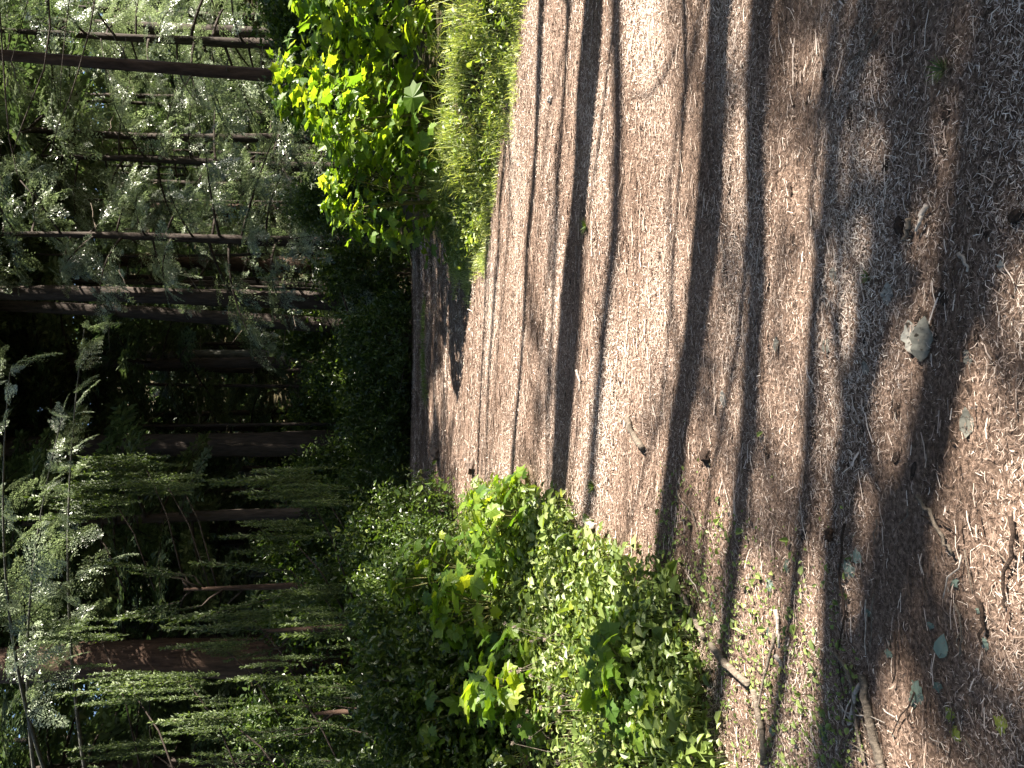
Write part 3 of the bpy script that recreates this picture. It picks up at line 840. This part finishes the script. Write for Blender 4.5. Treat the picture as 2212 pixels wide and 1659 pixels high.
# ------------------------------------------------------------------ shrubs and plants with big lobed leaves
def lobed_leaf(seed):
    g = np.random.default_rng(seed)
    half = [(.06, -.02), (.30, -.08), (.36, .10), (.62, .14), (.50, .34), (.66, .58), (.38, .56), (.30, .70), (.16, .78), (.0, 1.06)]
    half = [(a * g.uniform(.9, 1.1), b * g.uniform(.94, 1.06)) for a, b in half[:-1]] + [(0, 1.06)]
    pts = [(0, 0.0)] + half + [(-a * g.uniform(.9, 1.1), b) for a, b in half[-2::-1]]
    c = np.array([[0, .38, 0]])
    p = np.array([[a, b, 0.0] for a, b in pts])
    V = np.vstack([c, p])
    V[:, 2] = -.22 * np.abs(V[:, 0]) ** 1.3 - .28 * np.maximum(V[:, 1] - .35, 0) ** 1.5 + g.normal(0, .025, len(V))
    V[0, 2] = .03
    n = len(p)
    F = np.array([[0, 1 + i, 1 + (i + 1) % n] for i in range(n)])
    V[:, 2] -= V[0, 2] * 0
    return V, F


LEAF = [lobed_leaf(s) for s in range(6)]
LEAF_ME = [mesh('lobed_leaf', *l, smooth=False) for l in LEAF]
for me_ in LEAF_ME: me_.materials.append(M['maple'])


def leaf_frames(D, N):
    D = nrm(D); S = nrm(np.cross(D, N)); U = np.cross(S, D)
    return np.stack([S, D, U], -1)      # columns: leaf x, leaf y (tip), leaf normal


def lobed_shrub(label, x, y, rx, ry, h, n_obj, n_fill, leaf, seed, group=None, name='lobed_shrub', cat='shrub', dz=0.0, top=1.0):
    g = np.random.default_rng(seed)
    t = thing(name, label, cat, (x, y, float(gz(x, y)) + dz), 0, group)
    n = n_obj + n_fill
    a = g.uniform(0, 6.28, n); zt = g.uniform(.08, 1, n) ** .9
    rr = np.concatenate([np.sqrt(g.uniform(.55, 1, n_obj)), np.sqrt(g.uniform(.1, .85, n_fill))])
    prof = np.sqrt(np.clip(1 - (zt * .96) ** 2.4, .03, 1)) * (1 + .15 * np.sin(3 * a + seed) + .1 * np.sin(5 * a + 2 * seed))
    C = np.stack([rx * np.cos(a) * rr * prof, ry * np.sin(a) * rr * prof, zt * h], -1)
    gzz = gz(C[:, 0] + x, C[:, 1] + y) - gz(x, y)
    C[:, 2] = np.maximum(C[:, 2], gzz + .06)
    out = nrm(C * [1, 1, .15] + g.normal(0, .25, (n, 3)))
    D = out * .8 + g.normal(0, .35, (n, 3)); D[:, 2] -= g.uniform(.0, .55, n)
    N = np.array([.25, -.15, 1.0]) + out * .35 + g.normal(0, .28, (n, 3))
    Fm = leaf_frames(D, N)
    sc = leaf * g.lognormal(-.05, .28, n)
    # the leaves that show most face the viewer: those are parts of their own
    order = np.argsort(C[:, 1] - .25 * C[:, 2])
    for k in order[:n_obj]:
        m = np.eye(4); m[:3, :3] = Fm[k] * sc[k]; m[:3, 3] = C[k]
        o = obj('leaf', LEAF_ME[g.integers(6)], None, t)
        o.matrix_local = Matrix(m.tolist())
    rest = order[n_obj:]
    Vs, Fs, Rn, off = [], [], [], 0
    for k in rest:
        V, F = LEAF[g.integers(6)]
        W = (V * sc[k]) @ Fm[k].T + C[k]
        Vs.append(W); Fs.append(F + off); off += len(W); Rn.append(np.full(len(W), np.clip(g.normal(.5, .25), 0, 1)))
    fo = obj('foliage', mesh('shrub_foliage', np.vstack(Vs), np.vstack(Fs), np.concatenate(Rn)), M['maplefill'], t)
    fo['kind'] = 'stuff'
    st = []
    for k in g.integers(0, n, 22):
        e = C[k]
        st.append(tube(np.array([[e[0] * .12, e[1] * .12, -.15], e * [.35, .35, .5], e * [.8, .8, .85], e]), [.011, .009, .005, .002], 5))
    obj('stems', mesh('shrub_stems', *join(st), smooth=True), M['stem'], t)
    return t


lobed_shrub('sunlit lobed-leaf shrub at the end nearest the dark wood, overhanging the path edge', 2.3, 9.2, .75, .7, 1.45, 190, 260, .115, 1, 'lobed-leaf shrubs on the verge')
lobed_shrub('yellow-green lobed-leaf shrub with big bright drooping leaves in the middle of the verge', 3.2, 8.8, .85, .75, 1.55, 220, 300, .125, 2, 'lobed-leaf shrubs on the verge')
lobed_shrub('lobed-leaf shrub in front of the slim straight trunk, its top in shade', 3.9, 9.9, 1.0, .8, 2.0, 200, 360, .125, 3, 'lobed-leaf shrubs on the verge')
lobed_shrub('brightest lobed-leaf shrub cut by the top edge of the photo', 4.6, 8.6, .85, .7, 1.75, 200, 300, .13, 4, 'lobed-leaf shrubs on the verge')
lobed_shrub('darker lobed-leaf shrub behind the brightest one at the top edge', 5.6, 9.8, 1.0, .9, 2.1, 120, 380, .125, 5, 'lobed-leaf shrubs on the verge')

lobed_shrub('lit yellow-green lobed-leaf seedling at the near tip of the left plants', -1.2, 6.5, .42, .4, .6, 60, 40, .115, 11, 'low lobed-leaf plants', 'lobed_plant', 'plant')
lobed_shrub('bright lobed-leaf plant on the bank behind the white daisy-like seed heads', -2.0, 6.6, .5, .45, .7, 80, 60, .12, 12, 'low lobed-leaf plants', 'lobed_plant', 'plant')
lobed_shrub('bright lobed-leaf plant at the foot of the dark bush, toward the bottom edge', -2.35, 5.7, .4, .4, .62, 70, 50, .115, 13, 'low lobed-leaf plants', 'lobed_plant', 'plant')
lobed_shrub('yellow-green lobed-leaf plant standing in front of the bush with bright leaf tips', -1.95, 7.5, .5, .4, .95, 70, 60, .11, 15, 'low lobed-leaf plants', 'lobed_plant', 'plant')
lobed_shrub('yellow-green lobed-leaf plant against the dark bush under the pointed plumes', -2.85, 6.5, .45, .4, .85, 70, 50, .11, 16, 'low lobed-leaf plants', 'lobed_plant', 'plant')
lobed_shrub('grey-green leafy plant low beside the curved grey branch', -1.75, 4.3, .4, .35, .32, 70, 50, .085, 14, 'low lobed-leaf plants', 'lobed_plant', 'plant')

# ------------------------------------------------------------------ grass and ground cover
def grass(name, label, X, Y, hgt, wid, seed, mat='grass', lean=.35, cat='grass'):
    g = np.random.default_rng(seed)
    n = len(X)
    B = np.stack([X, Y, gz(X, Y) - .01], -1)
    a = g.uniform(0, 6.28, n)
    h = hgt * g.lognormal(0, .35, n)
    o = np.stack([np.cos(a), np.sin(a), np.zeros(n)], -1)
    ln = np.abs(g.normal(lean, .25, n))[:, None] * h[:, None]
    S = np.stack([-np.sin(a), np.cos(a), np.zeros(n)], -1) * (wid * g.uniform(.6, 1.3, n))[:, None] / 2
    m = B + o * ln * .35 + np.array([0, 0, 1]) * h[:, None] * .6
    e = B + o * ln * 1.1 + np.array([0, 0, 1]) * (h[:, None] * .98 - ln * .3)
    q1 = np.stack([B - S, B + S, m + S * .8, m - S * .8], 1)
    q2 = np.stack([m - S * .8, m + S * .8, e + S * .08, e - S * .08], 1)
    r = np.clip(g.normal(.5, .25, n), 0, 1)
    ob = obj(name, quads_mesh(name, np.concatenate([q1, q2]), np.concatenate([r, r])), M[mat])
    ob['kind'] = 'stuff'; ob['label'] = label; ob['category'] = cat
    return ob


nc = 520
cy = rng.uniform(5.9, 9.8, nc); cx = xr(cy) + rng.gamma(1.5, .5, nc) - .30 + .16 * np.sin(cy * 7)
m = 64
x = (cx[:, None] + rng.normal(0, .055, (nc, m))).ravel(); y = (cy[:, None] + rng.normal(0, .055, (nc, m))).ravel()
hh = np.repeat(np.clip(.035 + .10 * np.clip((cx - xr(cy) + .3) / 1.1, 0, 1.3) * rng.lognormal(0, .35, nc), .025, .22), m)
k = x < 6.4
grass('verge_grass', 'sunlit pale green grass fringe under the lobed shrubs along the path', x[k], y[k], hh[k], .0065, 1, lean=.7)
n = 9000
y = rng.uniform(3.4, 8.6, n); x = xl(y) - rng.gamma(1.5, .5, n) - .05 + .12 * np.sin(y * 8)
k = x > -5
grass('bank_grass', 'mixed green grass and low leaves on the bank left of the path', x[k], y[k], .10, .008, 2)
n = 2600
x = rng.choice([-.1, .25, .45, .9, 1.2], n) + rng.normal(0, .13, n); y = 12.4 + rng.normal(0, .16, n)
grass('moss_strip', 'bright green moss and grass streak at the head of the path', x, y + .25 * np.sin(x * 2), .045, .008, 3, 'moss', cat='moss')

# low leafy ground cover on the left bank
def cover(name, label, X, Y, leaf, hmax, seed, mat, cat='ground cover'):
    g = np.random.default_rng(seed); n = len(X)
    B = np.stack([X, Y, gz(X, Y) + g.uniform(.01, hmax, n)], -1)
    D = g.normal(0, 1, (n, 3)) * [1, 1, .35]
    N = np.array([.1, -.2, 1]) + g.normal(0, .4, (n, 3))
    L = leaf * g.lognormal(0, .4, n); rc = np.clip(g.normal(.55, .25, n), 0, 1)
    ob = obj(name, quads_mesh(name, ovals(B, D, N, L, L * g.uniform(.45, .75, n)), np.concatenate([rc, rc])), M[mat])
    ob['kind'] = 'stuff'; ob['label'] = label; ob['category'] = cat


n = 16000
y = rng.uniform(3.5, 8.6, n); x = xl(y) - rng.gamma(1.8, .55, n) + .15
k = x > -5
cover('ground_cover', 'small bright green leaves carpeting the bank left of the path', x[k], y[k], .05, .22, 4, 'weed')
n = 4500
y = rng.uniform(6.2, 9.8, n); x = xr(y) + rng.gamma(1.7, .5, n) - .05
k = x < 6.4
cover('verge_weeds', 'small bright leaves mixed into the grass under the lobed shrubs', x[k], y[k], .045, .16, 6, 'weed')
n = 2000
y = rng.uniform(2.5, 4.3, n); x = rng.normal(-1.25, .32, n) - .15 * (3.5 - y)
cover('moss_cover', 'thin olive moss flecks on the path edge around the grey branch', x, y, .02, .02, 5, 'moss', 'moss')

# ------------------------------------------------------------------ things lying on the path
def stick(name, label, px, r, mat, lift=.012, sides=8, cat='stick', group=None, wig=.006, taper=.55, seed=0, sub=3):
    g = np.random.default_rng(seed + len(px))
    pts = [G(a, b) for a, b in px]
    pp = []
    for i in range(len(pts) - 1):
        for s in range(sub):
            t = s / sub; pp.append(pts[i].lerp(pts[i + 1], t))
    pp.append(pts[-1])
    base = pts[0].copy()
    arr = np.array([[p.x - base.x, p.y - base.y, float(gz(p.x, p.y)) - base.z + r * .7 + lift] for p in pp])
    arr += g.normal(0, wig, arr.shape) * [1, 1, .3]
    rad = np.linspace(r, r * taper, len(arr)) * g.uniform(.9, 1.1, len(arr))
    o = obj(name, mesh(name, *tube(arr, rad, sides, .05 if r > .008 else 0, 6, seed), smooth=True), M[mat], None, base)
    return tag(o, label, cat, group)


stick('fallen_branch', 'dark upper piece of the curved grey branch beside the lit green plants', [(1465, 1255), (1490, 1300), (1515, 1350), (1530, 1378)], .015, 'twig', seed=1, taper=1.1)
stick('fallen_branch', 'curved grey middle branch half buried in needles near the moss', [(1545, 1395), (1570, 1425), (1600, 1455), (1630, 1475)], .018, 'twig', seed=2, taper=1.0)
stick('fallen_branch', 'grey lower branch running to the bottom edge of the photo', [(1636, 1490), (1648, 1540), (1655, 1600), (1658, 1650)], .014, 'twig', seed=3, taper=1.0)
stick('fallen_branch', 'grey ridged branch end at the bottom edge near the right corner', [(1868, 1450), (1885, 1530), (1900, 1600), (1915, 1659)], .014, 'twig', seed=4, taper=1.2)
stick('fallen_branch', 'short grey broken branch alone on the sunny needles', [(1362, 900), (1368, 925), (1382, 948), (1397, 968)], .018, 'twig', seed=5, taper=1.2)
stick('stick', 'long thin bent stick running down to the bottom edge', [(1815, 1410), (1848, 1460), (1858, 1550), (1868, 1620), (1880, 1650)], .009, 'twig', seed=6)
stick('stick', 'straight brown twig crossing the grey branch', [(1682, 1370), (1668, 1430), (1655, 1480), (1640, 1540)], .008, 'twig', seed=7)
stick('stick', 'bright pale stick beside the dark hollow with grey leaves', [(1686, 1318), (1690, 1360), (1692, 1400)], .009, 'paletwig', seed=8)
stick('stick', 'stubby pale stick below the bright pale one', [(1688, 1418), (1700, 1440)], .011, 'paletwig', seed=9)
stick('stick', 'pale twig leaning against the grey ridged branch end', [(1862, 1480), (1850, 1540), (1842, 1570)], .008, 'paletwig', seed=10)
stick('stick', 'dark straight twig pointing down-right beside the shadow edge', [(1990, 1065), (2020, 1110), (2045, 1160), (2065, 1195)], .008, 'twig', seed=11)
stick('stick', 'thin dark twig among the needles near the brown cone', [(1835, 1130), (1820, 1230), (1835, 1320), (1820, 1400)], .005, 'bark_chip', seed=12)
stick('stick', 'long thin dark stick in deep shade near the right edge', [(2195, 1120), (2190, 1200), (2180, 1280), (2172, 1320)], .006, 'bark_chip', seed=13)
stick('stick', 'dark straight twig above the grey-green leaf near the right edge', [(2125, 1300), (2130, 1350), (2134, 1395)], .006, 'bark_chip', seed=14)
stick('stick', 'pale forked twig end in the shade above the standing leaf', [(2010, 445), (2000, 480), (1990, 500)], .008, 'paletwig', seed=15)
stick('stick', 'pale thin twig lit at the right edge above the small pale leaf', [(2084, 545), (2092, 565), (2100, 588)], .006, 'paletwig', seed=16)
stick('stick', 'dark stub of twig in shade beside the pale forked twig', [(1978, 470), (1968, 500), (1962, 520)], .010, 'twig', seed=17)
stick('stick', 'curly thin twig in shade near the top right', [(1905, 60), (1880, 110), (1850, 125), (1830, 128)], .004, 'twig', seed=18)
stick('stick', 'straw-thin pale twig lying on the sunny path', [(1408, 785), (1410, 830), (1408, 860)], .005, 'paletwig', seed=19)
stick('stick', 'small pale forked twig on the far sunny path', [(1250, 800), (1258, 825), (1256, 845)], .010, 'paletwig', seed=20)
stick('stick', 'white upright twig stub at the edge of the green plants', [(1330, 1195), (1330, 1225), (1326, 1255)], .010, 'paletwig', seed=21)
stick('stick', 'thin twig running up through the needles beside the dark square chip', [(1465, 1050), (1500, 1110), (1520, 1180)], .004, 'twig', seed=22)
for k in range(40):
    px, py = rng.uniform(1430, 2190), rng.uniform(1080, 1640)
    if px < 1600 and py > 1250: px += 350
    a = rng.normal(1.45, .5); L = rng.uniform(35, 130)
    p2 = (px + math.cos(a) * L * .5 + rng.normal(0, 6), py + math.sin(a) * L * .5); p3 = (px + math.cos(a) * L, py + math.sin(a) * L)
    stick('thin_twig', 'thin brown twig loose among the needles of the near path', [(px, py), p2, p3], rng.uniform(.0018, .004), ['twig', 'paletwig', 'twig', 'bark_chip'][k % 4], group='loose twigs on the near path', seed=200 + k, sides=5, cat='twig', sub=2)


def chunk(name, label, px, py, size, mat, seed, flat=.6, cat='bark chip', group=None, elong=1.0, rz=0.0, bury=.25):
    g = np.random.default_rng(seed)
    n, m = 7, 10
    th = np.linspace(0, np.pi, n)[:, None]; ph = np.linspace(0, 2 * np.pi, m, endpoint=False)[None]
    r = 1 + g.normal(0, .13, (n, m)); r[0] = r[0].mean(); r[-1] = r[-1].mean()
    V = np.stack([r * np.sin(th) * np.cos(ph) * elong, r * np.sin(th) * np.sin(ph), r * np.cos(th) * np.ones_like(ph) * flat], -1) * size / 2
    i = np.arange(n - 1)[:, None] * m; j = np.arange(m)[None]; j2 = (j + 1) % m
    F = np.stack([i + j, i + m + j, i + m + j2, i + j2], -1).reshape(-1, 4)
    p = G(px, py)
    o = obj(name, mesh(name, V.reshape(-1, 3), F, smooth=False), M[mat], None, (p.x, p.y, p.z + size * flat * (.5 - bury)), (0, 0, rz))
    return tag(o, label, cat, group)


chunk('bark_chunk', 'dark square chunk of bark on the sunny path near the plants', 1530, 984, .085, 'bark_chip', 1, .7, rz=.4)
chunk('stone', 'round brown stone at the far end of the path', 946, 982, .20, 'stone', 2, .8, 'stone')
chunk('stone', 'grey stone in shade above the tip of the green plants', 1022, 1004, .16, 'stone', 3, .7, 'stone', elong=1.4)
chunk('stone', 'white pebble on the sunlit path near the grass fringe', 1190, 214, .06, 'pale_stone', 4, .7, 'stone')
chunk('stone', 'pale knob of wood or stone at the edge of the green plants', 1280, 1132, .085, 'paletwig', 5, .8, 'stone', elong=1.5, rz=1.2)
chunk('bark_chunk', 'black lump of bark in deep shade at the right edge', 2200, 468, .042, 'bark_chip', 6, .8)
chunk('bark_chunk', 'dark wedge of bark beside the standing leaf', 2035, 640, .045, 'bark_chip', 7, .4, elong=1.8, rz=.9)
chunk('bark_chunk', 'dark chip in the shade at the tip of the light band near the fork', 1947, 488, .045, 'bark_chip', 8, .6, elong=1.6, rz=.2)
for k in range(70):
    px = rng.uniform(1090, 2150); py = rng.uniform(120, 1180)
    chunk('bark_chip', 'small dark slip of bark lying on the needle path', px, py, rng.uniform(.016, .034), 'bark_chip', 300 + k, .4, group='small bark chips on the path', elong=rng.uniform(1.5, 3.2), rz=rng.normal(0, .5))


def cone(label, px, py, size, seed):
    g = np.random.default_rng(seed)
    p = G(px, py)
    t = thing('conifer_cone', label, 'cone', (p.x, p.y, p.z + size * .3))
    parts = []
    V, F = tube(np.array([[-.5, 0, 0], [-.2, 0, 0], [.2, 0, 0], [.5, 0, 0]]) * size, np.array([.1, .3, .3, .08]) * size, 8)
    parts.append((V, F))
    for i in range(40):
        u = -.42 + .84 * i / 40; a = i * 2.399; r = .34 * math.sqrt(max(.05, 1 - (u / .55) ** 2))
        o = np.array([u, math.cos(a) * r, math.sin(a) * r]); d = nrm(np.array([.5, math.cos(a), math.sin(a)])); s = np.array([0, -math.sin(a), math.cos(a)])
        q = np.array([o - d * .12, o + s * .11 + d * .04, o + d * .17, o - s * .11 + d * .04]) * size
        parts.append((q, np.array([[0, 1, 2, 3]])))
    obj('scales', mesh('cone_scales', *join(parts)), M['cone'], t)
    t.rotation_euler = (0, .1, g.uniform(0, 6))


cone('dark brown open cone on needles above the grey-green leaves', 1800, 1155, .055, 1)


def simple_leaf(seed, wide=.26, hole=False):
    g = np.random.default_rng(seed)
    n = 9
    y = np.linspace(0, 1, n); w = wide * np.sin(np.pi * np.clip(y, .03, .985) ** .85) ** .8 * (1 + g.normal(0, .13, n)); w[0] = .02; w[-1] = .01
    z = .05 * np.sin(y * 3 + seed) + .02 * g.normal(0, 1, n)
    V = np.concatenate([np.stack([-w, y, z + .12 * w], -1), np.stack([0 * w, y, z], -1), np.stack([w, y, z + .10 * w], -1)])
    F = []
    for c in (0, 1):
        for i in range(n - 1): F.append([c * n + i, (c + 1) * n + i, (c + 1) * n + i + 1, c * n + i + 1])
    return V, np.array(F)


def fallen(label, px, py, ang, size, mat, seed, kind='simple', tilt=.10, cat='leaf', lift=.005, group=None, name='fallen_leaf', roll=0.0):
    """ang: direction of the tip on the ground, degrees from +X"""
    V, F = simple_leaf(seed) if kind == 'simple' else lobed_leaf(seed)
    me = mesh(name, V * size * .68, F)
    p = G(px, py)
    o = obj(name, me, M[mat], None, (p.x, p.y, p.z + lift))
    a = R(ang - 90 if kind == 'simple' else ang)
    D = Vector((math.cos(a), math.sin(a), tilt)); S = D.cross(Vector((roll, -.35, 1))).normalized(); D.normalize(); U = S.cross(D)
    o.matrix_world = Matrix.Translation((p.x, p.y, p.z + lift)) @ Matrix((S, D, U)).transposed().to_4x4()
    return tag(o, label, cat, group)


fallen('largest pale grey dead leaf with dark holes standing out on the shaded needles', 1995, 780, 80, .21, 'deadleaf', 1, tilt=.10)
fallen('pale grey leaf lying behind the largest dead leaf, its lower lobe', 1978, 765, 102, .17, 'deadleaf', 2, tilt=.08)
fallen('long grey leaf near the right edge, below the largest dead leaf', 2092, 945, 88, .13, 'deadleaf', 3)
fallen('pale leaf in the shade band above the grey one near the right edge', 2096, 790, 95, .07, 'deadleaf', 4)
fallen('small white square leaf by the right edge', 2166, 588, 85, .05, 'deadleaf', 5)
fallen('pale leaf on the light band left of the green sprig', 1803, 610, 80, .085, 'deadleaf', 6)
fallen('narrow grey leaf on needles below the pale leaf of the light band', 1788, 765, 85, .10, 'deadleaf', 7)
fallen('slim white leaf in the shade stripe in mid path', 1680, 760, 88, .10, 'deadleaf', 8)
fallen('bleached sliver of leaf on the light band near the standing leaf', 1920, 660, 85, .12, 'deadleaf', 9)
fallen('grey curled leaf on the sunny path beside the dark square chip', 1565, 880, 90, .13, 'deadleaf', 10)
fallen('faint grey leaf near the middle of the near path', 1875, 810, 100, .08, 'deadleaf', 11)
fallen('white-green leaf beside the hollow at the lower path', 1706, 1225, 95, .085, 'greenleaf', 12, 'lobed')
fallen('grey-green lobed leaf above the hollow', 1668, 1270, 60, .09, 'greenleaf', 13, 'lobed')
fallen('double grey-green leaf on needles under the brown cone', 1842, 1222, 150, .10, 'greenleaf', 14, 'lobed')
fallen('dark grey-green half of the leaf pair under the cone', 1858, 1215, 20, .085, 'greenleaf', 15, 'lobed')
fallen('grey-green leaf in the hollow beside the bright pale stick', 1662, 1375, 80, .07, 'greenleaf', 16)
fallen('pale grey leaf next to the dark fallen branch on the moss', 1545, 1330, 95, .11, 'greenleaf', 17)
fallen('large pale leaf lying on the lit green plants', 1372, 1372, 120, .10, 'greenleaf', 18, 'lobed', lift=.12)
fallen('grey-green leaf near the right edge by the dark twig', 2135, 1405, 100, .06, 'greenleaf', 19)
fallen('upper grey-green leaf of the lower right cluster', 2035, 1420, 75, .12, 'greenleaf', 20)
fallen('wide grey-green leaf at the middle of the lower right cluster', 1995, 1500, 110, .10, 'greenleaf', 21, 'lobed')
fallen('small grey-green leaf at the foot of the lower right cluster', 1975, 1530, 80, .08, 'greenleaf', 22)
fallen('upper round yellow-green leaf near the lower right', 2062, 1552, 60, .06, 'yellowleaf', 23, 'lobed')
fallen('lower round yellow-green leaf near the lower right', 2075, 1590, 100, .065, 'yellowleaf', 24, 'lobed')
fallen('grey-green toothed leaf at the bottom edge between the branches', 1790, 1590, 80, .14, 'greenleaf', 25, 'lobed')
fallen('narrow grey-green leaf just above the bottom edge', 1672, 1590, 85, .08, 'greenleaf', 26)
fallen('bright yellow leaf on the lit green plants beside the branch', 1430, 1360, 70, .12, 'yellowleaf', 27, 'lobed', lift=.08)
fallen('yellow-green leaf at the bottom right corner', 2175, 1575, 70, .07, 'yellowleaf', 28, 'lobed')
for k in range(16):
    px = rng.uniform(1480, 2150); py = rng.uniform(1200, 1640)
    fallen('small pale leaf scrap among the twigs of the near path', px, py, rng.uniform(0, 360), rng.uniform(.02, .045), ['deadleaf', 'greenleaf'][k % 2], 50 + k, ['simple', 'lobed'][k % 2], group='leaf scraps on the near path', name='leaf_scrap', cat='leaf scrap')

# small living plants on the path
def sprout(label, px, py, n, L, W, seed, up=.8):
    g = np.random.default_rng(seed); p = G(px, py)
    a = np.arange(n) * 2.399
    D = np.stack([np.cos(a), np.sin(a), g.uniform(up * .4, up * 1.4, n)], -1)
    B = np.zeros((n, 3)) + np.array([0, 0, .004])
    o = obj('sprout', quads_mesh('sprout', kites(B, D, np.cross(D, np.cross(D, [0, 0, 1])) * -1 + 1e-6, L * g.uniform(.7, 1.2, n), np.full(n, W)), g.uniform(.3, .9, n)), M['bush'], None, p)
    tag(o, label, 'sprout')


sprout('spiky green conifer seedling on shaded needles near the top right', 2042, 150, 34, .055, .005, 1)
sprout('tiny dark green sprig on the edge of a light band', 1878, 598, 14, .035, .008, 2)
sprout('small pale green sprig on the sunny path by a shade band', 1268, 488, 24, .07, .012, 3)
sprout('small yellow-green tuft at the tip of the plants on the sunny path', 1285, 1050, 22, .08, .012, 4)

# seed heads and thin dead stalks on the left bank
for k in range(18):
    gpt = G(rng.uniform(1180, 1330), rng.uniform(1330, 1650))
    h = rng.uniform(.25, .5)
    t = thing('seed_stalk', 'thin dead stalk with a pale round seed head on the lower bank', 'stalk', gpt, 0, 'seed stalks on the bank')
    e = np.array([rng.normal(0, .1), rng.normal(0, .1), h])
    obj('stalk', mesh('stalk', *tube(np.array([[0, 0, -.03], e * [.3, .3, .5], e]), [.0022, .0018, .0012], 4)), M['twig'], t)
    a = rng.uniform(0, 6.28, 14); c = rng.uniform(-1, 1, 14); s = np.sqrt(1 - c * c)
    D = np.stack([s * np.cos(a), s * np.sin(a), c], -1)
    obj('seed_head', quads_mesh('seed_head', kites(np.zeros((14, 3)) + e, D, np.cross(D, [.3, .5, .8]), np.full(14, .018), np.full(14, .012)), np.full(14, .6)), M['twig'], t)
